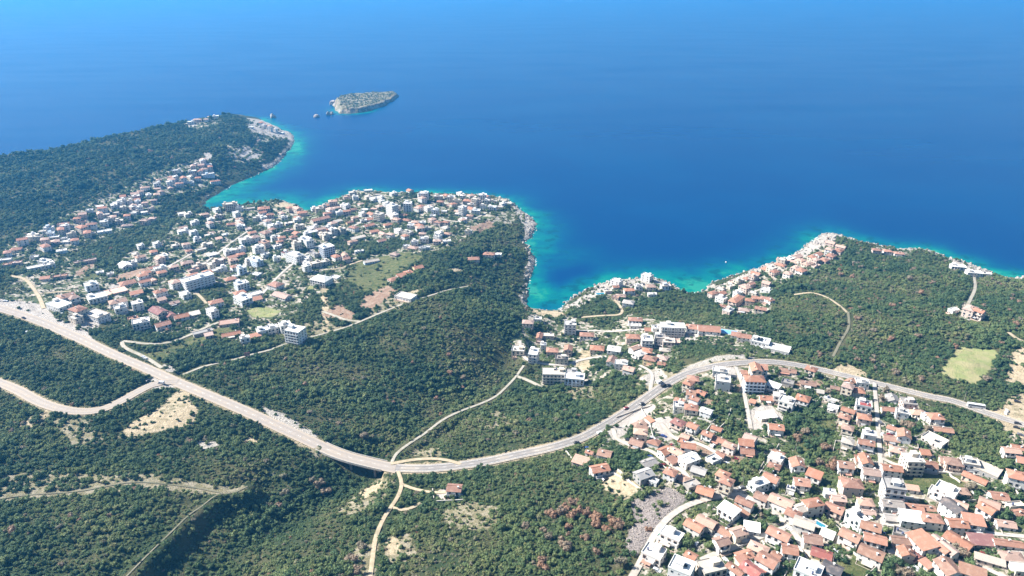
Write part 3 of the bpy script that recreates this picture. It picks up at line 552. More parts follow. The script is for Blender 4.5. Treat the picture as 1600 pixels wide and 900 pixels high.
TOWN_DATA = """64 416 wf 28 8 38 2 w;70 408 wf 12 10 -20 2 w;142 443 wf 12 11 40 3 b;181 455 pf 20 15 42 1 p;151 462 wf 17 14 40 2 w;103 460 bh 15 12 40 2 w;113 463 ph 11 9 -35 2 w;92 475 wf 22 13 -30 2 w;121 481 oh 14 11 -30 3 c;118 495 cf 12 8 -30 2 c;150 490 cf 23 13 -28 2 w;199 441 oh 16 12 40 1 w;213 457 om 12 7 35 1 c;184 470 ph 16 11 35 2 w;188 480 wf 11 9 35 2 w;220 502 wf 15 11 30 3 w;208 498 bf 9 8 30 1 p;156 425 wf 8 6 30 1 w;195 412 wg 15 11 -45 2 w;207 410 wf 9 7 40 2 w;70 434 om 9 6 20 1 c;94 431 bf 14 7 25 1 p;133 408 pf 24 6 35 1 p;172 428 wf 8 5 30 1 w
250 454 oh 12 9 40 2 w;253 467 pm 8 6 40 1 p;308 433 wf 32 13 44 4 w;275 441 mf 13 8 -40 1 p;247 484 mg 18 11 -38 3 c;264 490 mg 10 8 -38 2 p;283 493 og 13 9 35 2 w;302 490 cm 12 7 35 1 c;254 505 og 13 9 38 2 w;272 472 pg 9 7 40 1 p;337 470 oh 13 9 35 2 w;377 442 wf 13 11 40 3 b;379 464 wf 17 12 -40 3 w;398 459 wf 14 9 40 1 w;402 466 om 9 7 30 1 w;430 443 oh 14 11 -30 2 w;440 460 pg 20 10 -30 1 w;400 428 wf 11 8 -20 1 w;367 431 wf 6 5 20 1 w;358 503 bf 18 10 20 1 p;361 521 og 16 7 28 1 w;317 518 gf 17 6 35 1 g;410 515 wf 10 8 30 2 w;425 511 wf 10 8 30 2 w;445 506 wf 10 9 30 3 w;461 514 wf 15 12 -20 5 w;382 527 wf 8 6 30 2 w;398 524 om 10 6 30 1 p;326 522 pm 7 5 30 1 p
250 418 wf 13 8 40 2 w;229 425 cf 14 6 40 1 c;271 415 ph 10 8 40 2 p;292 409 ph 13 9 40 2 p;313 413 cf 18 8 42 2 p;302 421 pf 12 6 42 1 p;340 407 cf 12 8 40 2 p;364 405 ph 10 8 40 2 p;346 418 wf 11 6 40 2 w;367 415 oh 10 8 40 2 w;377 418 wf 9 8 40 3 b;390 406 cf 11 7 40 2 w;402 406 wf 10 9 -40 3 b;236 437 pf 13 6 -30 1 p;330 424 wf 14 6 40 1 w
460 397 wf 22 11 -38 4 w;446 394 mf 9 7 -38 2 w;510 384 wf 15 13 42 5 b;505 394 om 9 7 40 1 w;490 396 gf 14 7 -40 1 w;538 397 pg 9 7 -60 2 w;541 403 og 8 7 30 2 p;502 434 wh 20 15 -25 3 w;524 433 wf 10 7 -25 1 w;580 407 cg 18 7 28 1 b;617 396 ph 10 8 -30 1 p;616 435 oh 13 8 35 1 c;628 430 om 10 8 35 2 p;638 424 oh 9 8 35 1 w;653 417 og 11 9 30 1 y;634 461 cf 20 12 -28 1 w;432 402 wf 8 6 30 2 w;478 411 wf 8 8 20 2 w;561 392 wf 11 5 20 1 w
304 346 wf 11 9 35 2 w;329 342 wf 9 8 35 2 w;319 334 ph 12 8 35 2 p;340 336 cf 10 7 35 2 p;284 333 wf 10 8 35 1 w;294 334 cf 11 8 35 2 w;361 318 cf 18 12 20 4 c;374 324 wf 12 8 20 2 w;391 325 cf 13 6 20 1 p;412 324 oh 17 12 20 2 p;422 334 oh 10 8 20 2 p;374 341 ph 10 8 40 2 p;361 349 oh 12 8 20 1 p;376 352 wf 11 8 20 2 w;400 340 cf 10 8 20 2 c;411 339 wf 9 7 40 2 w;415 362 bh 13 11 -40 3 c;425 357 oh 9 8 -40 2 w;398 369 ph 11 10 40 3 w;383 373 wf 14 11 40 3 w;413 378 pf 12 9 -30 3 p;430 370 wf 11 8 30 2 w;374 388 cf 14 8 40 2 b;357 391 wf 11 9 40 2 w;403 385 wf 12 9 40 3 w;440 370 oh 9 7 30 2 p;332 396 wh 11 9 40 1 w;323 381 cf 13 8 40 2 c;314 390 cf 12 6 40 1 y;295 391 oh 8 6 40 1 c;308 372 wf 9 7 40 2 w;286 360 wf 14 9 35 2 w;329 363 pg 8 6 40 1 p;364 401 om 11 6 40 1 p;376 396 oh 10 7 30 1 p;397 403 wf 10 9 40 3 b;415 397 wf 10 7 40 1 w;343 405 pf 13 7 40 1 p;472 331 oh 14 10 20 2 p;500 341 og 27 10 42 2 c;499 325 cf 12 10 20 3 p;464 342 wf 10 8 30 2 w;451 348 cf 11 7 30 1 p;467 352 cf 14 7 40 2 c;485 362 wf 18 7 40 2 w;475 372 wf 13 9 40 2 w;463 379 cf 10 8 40 3 c;482 375 wf 10 9 40 3 w;510 366 cf 12 9 40 3 c;518 358 oh 9 7 40 2 p;433 384 wf 10 7 40 1 w;437 376 oh 8 6 40 2 p;451 360 pf 12 7 40 1 p;458 369 oh 9 7 40 2 p;342 372 pm 8 6 40 1 w;352 366 wf 8 6 40 1 w;388 357 pm 8 6 40 1 w;444 339 wf 9 7 20 2 w;436 349 wf 9 7 30 2 w
520 313 ph 13 10 20 3 p;551 300 cf 12 9 20 2 c;555 307 wf 9 7 20 2 w;575 297 wf 14 7 10 1 w;542 307 pf 10 7 20 2 p;590 304 cf 11 7 0 1 w;662 301 wf 14 12 -5 5 w;612 320 wf 15 11 -45 6 w;637 317 wf 12 11 -5 6 w;621 322 cf 9 8 0 3 p;592 333 cf 13 10 -30 4 c;580 341 og 14 9 30 1 w;576 351 og 15 9 38 1 w;552 354 oh 12 9 -30 2 w;619 341 ph 11 9 -30 2 c;631 335 oh 11 8 -30 1 p;635 343 oh 12 8 -20 1 p;606 350 oh 12 8 30 1 c;570 327 wf 9 6 -20 1 w;610 365 ph 10 7 -30 2 w;596 375 og 11 8 35 1 w;642 351 wf 9 8 -10 2 w;637 362 cf 13 9 -30 2 c;656 355 ph 11 8 20 2 w;648 346 ph 10 8 0 2 p;645 386 ph 11 8 -20 1 p;635 384 wf 8 6 0 1 w;660 347 wf 9 7 0 1 w;560 371 cm 20 6 40 1 c;551 376 ph 12 7 40 2 p;585 361 om 12 6 30 1 p;554 339 ph 9 7 40 2 p;541 329 oh 12 7 30 2 p;552 326 oh 10 7 30 1 p;530 331 wf 10 6 30 2 w;492 325 wf 11 8 30 2 w;505 322 cf 10 8 30 3 p;515 327 ph 9 7 30 2 c;511 332 oh 11 7 30 2 p;489 354 wf 14 7 40 2 w;512 354 wf 10 8 40 2 w;520 358 wf 9 8 40 3 w;504 366 cf 11 9 40 2 c;534 357 cf 9 8 40 3 c;660 387 wf 9 6 0 1 w;528 345 cm 12 6 40 1 c;546 347 og 10 6 38 1 y;536 320 wf 8 6 30 2 w;568 344 wf 9 6 20 1 w;584 326 pf 10 6 0 1 p
685 306 cf 14 8 0 2 p;705 307 wf 12 9 -5 3 c;713 312 cf 11 8 -5 3 c;723 305 wf 9 7 0 2 w;731 312 oh 14 11 -10 2 p;754 304 wf 13 9 0 4 w;743 310 cf 10 9 -30 5 c;750 314 cf 8 8 -10 4 p;723 323 wf 10 9 -40 5 w;735 319 wf 10 6 -5 3 p;744 328 wf 12 9 -10 2 w;755 321 cf 9 7 -10 3 w;771 314 cf 12 8 -10 2 c;786 313 cf 12 7 -15 1 c;769 323 wf 13 9 -10 2 w;781 323 cf 11 7 -20 1 p;796 317 cf 9 6 -30 1 c;688 314 oh 10 8 -10 2 c;680 327 wf 10 8 -10 3 w;672 323 cf 11 8 0 2 p;716 334 cf 10 7 -10 1 c;734 336 ph 9 7 -10 2 p;724 341 wf 10 6 -10 1 w;685 346 oh 10 8 -30 2 p;697 346 oh 9 7 -20 2 p;669 355 cf 9 6 0 1 c;684 368 wf 9 7 -30 2 w;699 364 ph 10 7 -20 1 p;683 375 ph 10 7 0 2 p;698 376 wf 10 7 10 1 w;732 360 cf 9 7 -10 2 c;663 372 wf 11 8 0 2 w;648 377 wf 9 7 0 2 w;666 386 wf 10 5 0 1 w;764 396 oh 14 9 -5 2 c;778 397 wf 9 7 -10 1 w;739 403 oh 15 9 10 1 c;694 330 wf 8 6 0 1 w;702 321 pf 9 6 0 1 p;676 337 wf 8 6 0 1 c;660 364 ph 9 7 0 1 p;761 313 wf 8 7 0 2 w
52 369 cf 20 9 10 2 c;85 370 wf 11 7 20 1 c;76 355 wf 12 8 20 2 b;66 361 cf 9 6 20 1 w;99 350 bf 14 8 20 1 p;120 340 oh 9 8 20 2 p;127 353 oh 13 10 -30 3 c;142 349 oh 13 9 20 2 w;129 346 pf 9 6 20 1 c;111 364 cf 11 7 40 2 c;163 361 wf 18 8 30 1 w;144 364 cf 8 6 30 1 y;70 383 oh 13 9 -40 2 w;25 388 oh 12 9 20 1 c;11 393 oh 10 8 -60 2 w;7 406 wf 15 7 20 1 w;25 410 pf 12 7 20 1 p;12 413 pf 9 6 20 1 p;54 401 wf 9 7 20 1 w;96 391 wf 12 8 30 1 b;219 400 ph 11 9 40 2 w;79 364 wf 9 6 20 2 b;100 372 wf 8 5 20 1 w
156 322 wf 10 7 20 1 w;140 328 wf 9 7 20 1 w;183 316 wf 13 9 30 2 w;190 312 wf 9 8 30 2 w;202 313 cf 8 7 30 2 w;207 322 wf 9 8 -40 2 p;217 323 wf 10 8 30 2 w;226 316 ph 9 7 30 2 p;225 331 wf 9 7 30 1 w;226 343 ph 11 9 -10 3 p;238 340 ph 10 8 0 2 p;198 351 ph 13 8 20 1 c;186 344 cf 10 8 20 2 c;165 335 cf 10 7 20 1 p;181 332 cf 8 6 20 1 p;212 306 wf 11 8 30 2 p;226 292 ph 13 8 30 2 w;219 298 ph 9 7 30 2 w;245 286 wf 11 8 30 2 w;248 280 ph 8 6 30 1 p;251 298 ph 9 8 -40 2 p;268 276 oh 13 8 -20 1 w;280 286 oh 12 8 25 2 w;276 266 wf 14 8 25 2 c;300 266 wf 13 8 25 2 p;319 264 ph 10 8 35 2 w;297 276 wf 12 7 -40 2 c;325 272 wf 20 7 42 2 b;336 282 oh 16 7 35 2 w;282 290 cf 9 5 20 1 c;208 333 wf 9 7 20 1 w;215 314 wf 8 6 30 2 w;236 325 cf 9 7 20 2 p;240 312 ph 9 7 20 2 p;232 304 wf 8 7 30 2 w
308 186 ph 17 9 10 2 p;298 190 wf 13 9 10 2 w;337 181 wf 13 8 20 2 w;411 196 wf 12 8 -20 2 w;421 199 wf 11 8 -20 3 w;430 202 wf 9 7 -30 2 w;392 198 wf 11 6 10 1 w;441 207 wf 8 6 -30 1 w;404 219 pf 8 6 60 1 p;352 318 cf 9 7 20 2 c;368 321 wf 8 6 20 2 w"""
# ------------------------------------------------------------------ house builder
ROOFC = dict(o=(.40, .205, .14), p=(.47, .325, .26), b=(.34, .205, .15), m=(.28, .13, .115), r=(.34, .12, .10), g=(.32, .30, .28), d=(.10, .10, .105), w=(.74, .72, .68), c=(.52, .475, .41))
WALLC = dict(w=(.72, .70, .665), c=(.60, .54, .44), p=(.58, .47, .40), y=(.62, .50, .27), g=(.36, .34, .315), b=(.60, .66, .72))
ROOFN = dict(o='orange', p='faded pink', b='brown', m='maroon', r='red', g='grey', d='dark grey', w='white', c='cream')
FORMN = dict(g='gabled', h='hipped', m='lean-to', f='flat')
WALLN = dict(w='white', c='cream', p='pinkish', y='yellow', g='grey', b='bluish white')
STN = {1: 'low', 2: 'two-storey', 3: 'three-storey', 4: 'four-storey', 5: 'five-storey', 6: 'six-storey', 7: 'seven-storey'}
SH = 2.6
THINGS = []      # (object, phrase, kind key, photo x, photo y) labelled at the end
def unit_window(wd, hh):
    V, F = join([box(0, 0, -hh/2, wd, .16, hh), box(0, -.05, -hh/2+.12, wd-.24, .12, hh-.24)])
    me = bpy.data.meshes.new('window'); me.from_pydata(V, [], F); me.materials.append(M['frame']); me.materials.append(M['glass'])
    me.polygons.foreach_set('material_index', [0]*6+[1]*6); me.update(); return me
WIN = {k: unit_window(*s) for k, s in dict(n=(1.15, 1.35), t=(1.7, 2.15), s=(.7, .8), d=(1.0, 2.1), l=(2.6, 1.6)).items()}
BARE = bpy.data.meshes.new('x')
def part(name, me, parent, loc, rz=0, color=(1, 1, 1)):
    o = bpy.data.objects.new(name, me); COL.objects.link(o); o.parent = parent; o.location = loc; o.rotation_euler.z = rz; o.color = (*color, 1); return o
def roof_geo(form, w, d, z, rise, ov):
    """verts, faces: ridge runs along x"""
    a, b, th = w/2+ov, d/2+ov, .22
    if form == 'g':
        drop = rise*ov/(d/2)
        pr = [(-b, z-drop), (0, z+rise), (b, z-drop), (b, z-drop+th), (0, z+rise+th*1.1), (-b, z-drop+th)]
        V = [(x, y, q) for x in (-a, a) for y, q in pr]
        F = [(i, (i+1) % 6, 6+(i+1) % 6, 6+i) for i in range(6)] + [(5, 4, 3, 2, 1, 0), (6, 7, 8, 9, 10, 11)]
        v, f = box(0, 0, z+rise+th*.8, 2*a, .34, .2)
        return join([(V, F), (v, f)]), len(F)
    if form == 'h':
        ra = max(.3, w/2-d/2*.85)
        V = [(-a, -b, z), (a, -b, z), (a, b, z), (-a, b, z), (-a, -b, z+.2), (a, -b, z+.2), (a, b, z+.2), (-a, b, z+.2), (-ra, 0, z+rise), (ra, 0, z+rise)]
        F = [(3, 2, 1, 0), (0, 1, 5, 4), (1, 2, 6, 5), (2, 3, 7, 6), (3, 0, 4, 7), (4, 5, 9, 8), (5, 6, 9), (6, 7, 8, 9), (7, 4, 8)]
        return (V, F), len(F)
    if form == 'm':
        V = [(-a, -b, z-.1), (a, -b, z-.1), (a, b, z+rise), (-a, b, z+rise)]
        V += [(x, y, q+.2) for x, y, q in V]
        F = [(3, 2, 1, 0), (4, 5, 6, 7), (0, 1, 5, 4), (1, 2, 6, 5), (2, 3, 7, 6), (3, 0, 4, 7)]
        return (V, F), len(F)
def wall_geo(form, w, d, h, rise, base):
    x, y = w/2, d/2
    if form == 'g':
        V = []
        for sx in (-x, x): V += [(sx, -y, -base), (sx, y, -base), (sx, y, h), (sx, 0, h+rise), (sx, -y, h)]
        return V, [(0, 4, 3, 2, 1), (5, 6, 7, 8, 9), (0, 5, 9, 4), (1, 2, 7, 6), (0, 1, 6, 5), (4, 9, 8, 3), (2, 3, 8, 7)]
    if form == 'm':
        V, F = box(0, 0, -base, w, d, h+base)
        for k in (6, 7): V[k] = (V[k][0], V[k][1], h+rise)
        return V, F
    return box(0, 0, -base, w, d, h+base)
def house(px, py, code, w, d, yaw, st, wc, idx):
    rng = random.Random(idx*7+3)
    rc, form = code[0], code[1]; k_ = SCALE; w, d = w*k_, d*k_
    rise = {'g': d*.5*.42, 'h': d*.5*.45, 'm': d*.16, 'f': 0}[form]
    h = st*SH + (.3 if form == 'f' else 0)
    pos = cast(np.array([px]), np.array([py]), h+rise*.4)[0]
    bx, by = pos[0], pos[1]
    a = R(yaw + rng.uniform(-2, 2)); ca, sa = math.cos(a), math.sin(a)
    cor = [(bx+ca*sx*w/2-sa*sy*d/2, by+sa*sx*w/2+ca*sy*d/2) for sx in (-1, 1) for sy in (-1, 1)]
    hz = hgt([q[0] for q in cor]+[bx], [q[1] for q in cor]+[by])
    bz = float(np.mean(hz)); base = max(1.5, bz-float(min(hz))+.6)
    dep = project(np.array([bx, by, bz]))[2]
    sc = FPX/dep*.64                                     # output pixels per metre
    block = st >= 4
    shed = (form in 'mf' and st == 1 and w*d < 75 and rc in 'gbmpoc') 
    nm = 'apartment_block' if block else 'shed' if shed else 'flat_roofed_house' if form == 'f' else 'hip_roofed_house' if form == 'h' else 'gabled_house' if form == 'g' else 'lean_to_house'
    if st >= 6: nm = 'tower_block'
    e = bpy.data.objects.new(nm, None); COL.objects.link(e); e.location = (bx, by, bz); e.rotation_euler.z = a
    def jit(c, v=.10, hv=.03):
        k = rng.uniform(1-v, 1+v); hu = rng.uniform(-hv, hv)
        return tuple(max(0, min(.85, q*k*(1+hu*s))) for q, s in zip(c, (1, 0, -1)))
    rcol = jit(ROOFC[rc], .2, .08 if rc in 'opbmr' else .03); wcol = jit(WALLC[wc], .06)
    V, F = wall_geo(form, w, d, h, rise, base)
    mesh_obj('wall', V, F, M['wall'], e, color=wcol)
    if form == 'f':
        # slab with parapet
        parts = [box(0, 0, h, w+.3, d+.3, .18)]
        ph, pt = rng.choice([.35, .7, .9]), .22
        for sx, sy, lx, ly in ((0, -1, w+.3, pt), (0, 1, w+.3, pt), (-1, 0, pt, d+.3-2*pt), (1, 0, pt, d+.3-2*pt)):
            parts.append(box(sx*(w/2+.15-pt/2), sy*(d/2+.15-pt/2), h+.18, lx, ly, ph))
        V, F = join(parts); mesh_obj('roof', V, F, M['slab'], e, color=rcol)
        if st >= 2 and sc > .45 or block:
            sw, sd = min(3.6, w*.35), min(4.2, d*.4); ox = rng.choice((-1, 1))*(w*.5-sw*.5-.8)*rng.uniform(.2, 1); oy = (d*.5-sd*.5-.6)*rng.uniform(-.3, 1)
            V, F = join([box(ox, oy, h+.18, sw, sd, 2.3), box(ox, oy, h+2.48, sw+.4, sd+.4, .16)])
            mesh_obj('stair_hut', V, F, M['slab'], e, color=jit(wcol, .06))
        if sc > .7:
            for k in range(rng.choice((0, 1, 1, 2))):
                V, F = tube_geo((rng.uniform(-.35, .35)*w, rng.uniform(-.35, .35)*d, h+.5), .55, 1.3, 10); mesh_obj('water_tank', V, F, M['metal'], e, color=rng.choice([(.7, .7, .72), (.1, .12, .2), (.5, .5, .5)]))
            V, F = box(rng.uniform(-.3, .3)*w, rng.uniform(-.3, .3)*d, h+.2, 2.2, 1.1, .9); mesh_obj('solar_heater', V, F, M['glass'], e) if rng.random() < .35 else None
    else:
        (V, F), nf = roof_geo(form, w, d, h, rise, .45)
        mi = None
        ro = mesh_obj('roof', V, F, [M['tile'] if rc not in 'wg' or rng.random() < .5 else M['slab']], e, color=rcol)
        if form in 'gh' and sc > .55:
            V, F = join([box(w*rng.uniform(-.3, .3), d*rng.choice((-1, 1))*.18, h+rise*.25, .75, .6, rise*.75+.7)])
            zt = max(q[2] for q in V); V2, F2 = box(np.mean([q[0] for q in V]), np.mean([q[1] for q in V]), zt, 1.0, .85, .14)
            ch = mesh_obj('chimney', *join([(V, F), (V2, F2)]), M['wall'], ro, color=jit(wcol, .1))
    # openings on the faces one could see
    cx, cy = -bx/math.hypot(bx, by), -by/math.hypot(bx, by)
    faces = [(0, -1, w, d/2, 0), (1, 0, d, w/2, math.pi/2), (0, 1, w, d/2, math.pi), (-1, 0, d, w/2, -math.pi/2)]
    shut = rng.choice([(.7, .7, .68), (.30, .17, .10), (.7, .7, .68), (.12, .2, .14), (.32, .33, .34)])
    glazed = wc == 'b' and st >= 5
    front = max(faces, key=lambda f: -((ca*f[0]-sa*f[1])*0+(sa*f[0]+ca*f[1]))*1.0*(1 if f[2] >= min(w, d) else 1))
    vis = []
    for f in faces:
        nx, ny = ca*f[0]-sa*f[1], sa*f[0]+ca*f[1]
        if nx*cx+ny*cy > -.15: vis.append((nx*cx+ny*cy, f))
    vis.sort(key=lambda q: -q[0])
    small = sc < .5
    for rank, (dot, f) in enumerate(vis):
        fx, fy, L, off, ra = f
        if shed and rank > 0: continue
        if small and rank > 1: continue
        if st < 3 and sc < .42 and rank > 0: continue
        step_ = 2.7 if not small else 3.6
        nc = max(1, int((L-1.0)/step_))
        if nc > 8: nc = 8
        for s in range(st):
            zc = s*SH+1.55
            long_balc = block and rank == 0 or (st >= 2 and s > 0 and rank == 0 and rng.random() < .6)
            for k in range(nc):
                if rng.random() < .14 and not block: continue
                u = (k+.5)/nc*L-L/2 + (rng.uniform(-.2, .2) if not block else 0)
                key = 'n'; zz = zc
                if s == 0 and k == nc//2 and rank == 0: key, zz = 'd', 1.06
                elif long_balc or (block and rank == 0): key, zz = 't', s*SH+1.2
                elif rng.random() < .12: key = 's'
                if glazed: key = 'l' if step_ > 3 else 't'
                lx, ly = fx*(off+.02)+(u if fy else 0)*(-fy), fy*(off+.02)+(u if fx else 0)*fx
                part('door' if key == 'd' else 'window', WIN[key], e, (lx, ly, zz), ra, shut)
            if long_balc and s > 0:
                bw = L*.94 if block else min(L*.9, rng.uniform(3.5, 8)); u0 = 0 if block else rng.uniform(-.5, .5)*(L-bw)
                dpt = 1.35
                g1 = [box(0, -dpt/2, -.16, bw, dpt, .16), box(0, -dpt+.05, 0, bw, .1, .95), box(-bw/2+.05, -dpt/2+.05, 0, .1, dpt-.1, .95), box(bw/2-.05, -dpt/2+.05, 0, .1, dpt-.1, .95)]
                V, F = join(g1)
                lx, ly = fx*off+(u0 if fy else 0)*(-fy), fy*off+(u0 if fx else 0)*fx
                b_ = mesh_obj('balcony', V, F, M['wall'], e, color=jit(wcol, .08)); b_.location = (lx, ly, s*SH); b_.rotation_euler.z = ra
    if nm == 'villa' and False: pass
    if sc > .95 and not block and not shed and rng.random() < .75 and vis:     # paved terrace with a low parapet before the front
        fx, fy, L, off, ra = vis[0][1]; tw_, td = L*rng.uniform(.6, 1.05), rng.uniform(2.2, 3.8)
        V, F = join([box(0, -td/2, -2.6, tw_, td, 2.85), box(0, -td+.1, .25, tw_, .2, .75), box(-tw_/2+.1, -td/2+.1, .25, .2, td-.2, .75)])
        t_ = mesh_obj('terrace', V, F, M['slab'], e, color=jit(rng.choice([(.52, .48, .42), (.44, .38, .32), (.50, .36, .28)]), .1)); t_.location = (fx*off, fy*off, 0); t_.rotation_euler.z = ra
        if rng.random() < .4:
            V, F = box(rng.uniform(-.2, .2)*tw_, -td*.5, 2.15, tw_*.55, td*.8, .12); mesh_obj('awning', V, F, M['slab'], t_, color=rng.choice([(.5, .45, .38), (.42, .22, .16), (.55, .55, .55), (.3, .3, .3)]))
    rn = f"{ROOFN[rc]} {FORMN[form]} roof"
    tw = 'tower block' if st >= 6 else 'apartment block' if block else 'shed' if shed else 'house'
    ph = f"{STN[st]} {WALLN[wc]} {tw} with {rn}"
    if st == 1 and tw == 'shed': ph = f"small {WALLN[wc]} shed with {rn}"
    kind_ = tw if tw != 'house' else {'f': 'flat-roofed house', 'h': 'hip-roofed house', 'g': 'gabled house', 'm': 'lean-to house'}[form]
    e['category'] = kind_; e['group'] = {'shed': 'sheds and outbuildings among the houses', 'house': 'houses scattered along the coast', 'apartment block': 'apartment blocks along the coast', 'tower block': 'tower blocks on the headland'}[tw]
    THINGS.append([e, ph, tw, px, py])
    # footprint on the plan grid
    rr = math.hypot(w, d)/2+3
    i0, i1 = np.searchsorted(XS, [bx-rr, bx+rr]); j0, j1 = np.searchsorted(YS, [by-rr, by+rr])
    lx = (GX[j0:j1, i0:i1]-bx)*ca+(GY[j0:j1, i0:i1]-by)*sa; ly = -(GX[j0:j1, i0:i1]-bx)*sa+(GY[j0:j1, i0:i1]-by)*ca
    q = np.maximum(np.abs(lx)-w/2, np.abs(ly)-d/2); OCC[j0:j1, i0:i1] = np.minimum(OCC[j0:j1, i0:i1], q)
    return e, bx, by, bz, h, a
def tube_geo(c, r, h, n=10, r2=None):
    r2 = r if r2 is None else r2; x, y, z = c
    V = [(x+r*math.cos(6.2832*i/n), y+r*math.sin(6.2832*i/n), z) for i in range(n)]+[(x+r2*math.cos(6.2832*i/n), y+r2*math.sin(6.2832*i/n), z+h) for i in range(n)]
    return V, [(i, (i+1) % n, n+(i+1) % n, n+i) for i in range(n)]+[tuple(reversed(range(n))), tuple(range(n, 2*n))]
OCC = np.full(Z.shape, 50.0)
HOUSES = []
ii = 0
for block_ in (VILLAGE, COVE, TOWN_DATA):
    for ent in block_.replace('\n', ';').split(';'):
        q = ent.split()
        if len(q) < 8: continue
        ii += 1
        SCALE = .77 if block_ is VILLAGE else .90 if block_ is COVE else .98
        if block_ is VILLAGE and q[2] in ('gf', 'gm', 'gg', 'cf', 'pf') and ii % 3 != 0 and float(q[3])*float(q[4]) < 125: q[2] = ('pg', 'og', 'bg', 'ph')[ii % 4]
        HOUSES.append(house(float(q[0]), float(q[1]), q[2], float(q[3]), float(q[4]), float(q[5]), int(q[6]), q[7], ii)+(q,))
# the gaps of the far town are as full of small houses as the rest
SCALE = 1.0; fillr = random.Random(5)
FARP = {}
def far_house(x, y, code, w, d, yaw, st, wc):
    rc, form = code; a = R(yaw+fillr.uniform(-4, 4)); ca, sa = math.cos(a), math.sin(a); z0 = float(hgt(x, y)); h = st*SH
    rise = {'g': d*.21, 'h': d*.225, 'm': d*.16, 'f': 0}[form]
    pcs = [('wall_'+wc, wall_geo(form, w, d, h, rise, 3))]
    if form == 'f': pcs.append(('roof_'+rc, join([box(0, 0, h, w+.3, d+.3, .18), box(0, -d/2-.05, h+.18, w+.3, .2, .6), box(-w/2-.05, 0, h+.18, .2, d-.1, .6), box(w/2+.05, 0, h+.18, .2, d-.1, .6), box(w*.2, d*.2, h+.18, 2.6, 2.6, 2.1)])))
    else: pcs.append(('roof_'+rc, roof_geo(form, w, d, h, rise, .45)[0]))
    ws = []
    for s in range(st):
        for k in range(2):
            ws.append(box((k-.5)*w*.5, -d/2, s*SH+1, 1.2, .14, 1.3)); ws.append(box(-w/2, (k-.5)*d*.5, s*SH+1, .14, 1.2, 1.3)); ws.append(box(w/2, (k-.5)*d*.5, s*SH+1, .14, 1.2, 1.3))
    pcs.append(('glass', join(ws)))
    for mk, (V, F) in pcs:
        T = FARP.setdefault(mk, ([], [])); b = len(T[0]); T[0].extend((x+ca*p[0]-sa*p[1], y+sa*p[0]+ca*p[1], z0+p[2]) for p in V); T[1].extend(tuple(i+b for i in f) for f in F)
    rr = math.hypot(w, d)/2+3
    i0, i1 = np.searchsorted(XS, [x-rr, x+rr]); j0, j1 = np.searchsorted(YS, [y-rr, y+rr])
    lx = (GX[j0:j1, i0:i1]-x)*ca+(GY[j0:j1, i0:i1]-y)*sa; ly = -(GX[j0:j1, i0:i1]-x)*sa+(GY[j0:j1, i0:i1]-y)*ca
    OCC[j0:j1, i0:i1] = np.minimum(OCC[j0:j1, i0:i1], np.maximum(np.abs(lx)-w/2, np.abs(ly)-d/2))
Z2 = pmask("200,395 330,332 430,324 490,330 560,300 650,300 760,308 800,320 760,345 690,385 600,398 520,412 470,450 400,480 330,500 250,500 190,480 230,430")
Z3 = pmask("20,395 60,358 140,335 220,296 320,250 340,275 250,305 200,345 110,385"); Z4 = pmask("1112,460 1180,428 1245,398 1290,378 1322,388 1268,425 1200,440 1195,488 1145,488", "945,460 955,440 1045,438 1040,458 975,474"); Z5 = pmask("292,188 345,172 350,186 300,198", "395,192 445,198 445,212 405,214")
Z1 = TOWN_V & ~WOODS & ~GRASS & ~PAVE & ~ROCKP
for zone, want, yw in ((Z1, 26, (-38, -12)), (Z2, 88, (38, -45)), (Z3, 40, (25, -60)), (Z4, 26, (35, -40)), (Z5, 9, (10, -60))):
    js, is_ = np.nonzero(zone & (COASTD > 9) & (A_['field']+A_['grass']+A_['soil']+A_['sand'] < .3) & ~(WOODS & (zone is Z2)) & (DEPg > 250) & (PXg < 1590) & (PYg < 892))
    tries = 0; got = 0
    while got < want and tries < 4000:
        tries += 1; k = fillr.randrange(len(js)); x, y = GX[js[k], is_[k]], GY[js[k], is_[k]]
        mg = 4.6 if zone is Z1 else 6.5
        if OCC[js[k], is_[k]] < mg or RD[js[k], is_[k]] < mg: continue
        SCALE = .80 if zone is Z1 else 1.0
        pz = Z[js[k], is_[k]]; px_, py_, _ = project(np.array([x, y, pz+4]))
        code, wl_ = fillr.choice([('wf', 'w'), ('wf', 'w'), ('cf', 'c'), ('ph', 'p'), ('oh', 'w'), ('oh', 'c'), ('og', 'w'), ('pg', 'p'), ('ph', 'w')])
        ii += 1; got += 1
        if zone is Z1: code, wl_ = fillr.choice([('og', 'w'), ('oh', 'c'), ('pg', 'w'), ('bg', 'w'), ('wf', 'w'), ('ph', 'c'), ('om', 'w')])
        q = [f'{px_:.0f}', f'{py_:.0f}', code, f'{fillr.uniform(8, 12):.1f}', f'{fillr.uniform(7, 9.5):.1f}', f'{fillr.choice(yw)}', str(fillr.choice((1, 2, 2, 3))), wl_]
        if zone is Z1: HOUSES.append(house(float(px_), float(py_), code, float(q[3]), float(q[4]), float(q[5]), int(q[6]), wl_, ii)+(q,))
        else: far_house(x, y, code, float(q[3]), float(q[4]), float(q[5]), int(q[6]), wl_)
for mk, (V, F) in FARP.items():
    pass
Vf, Ff, Mi = [], [], []
for k, (mk, (V, F)) in enumerate(FARP.items()):
    b = len(Vf); Vf += V; Ff += [tuple(i+b for i in f) for f in F]; Mi += [k]*len(F)
def fixed(name, colr, tile=False):
    q = N(name); n1 = q.noise(q.coord(), .7, 5, .65); q.p(Base_Color=q.mix(q.math('MULTIPLY', q.step(n1, .4, .7), .4), colr, tuple(v*.62 for v in colr)), Roughness=.85); q.b.inputs['Specular IOR Level'].default_value = .2; return q.m
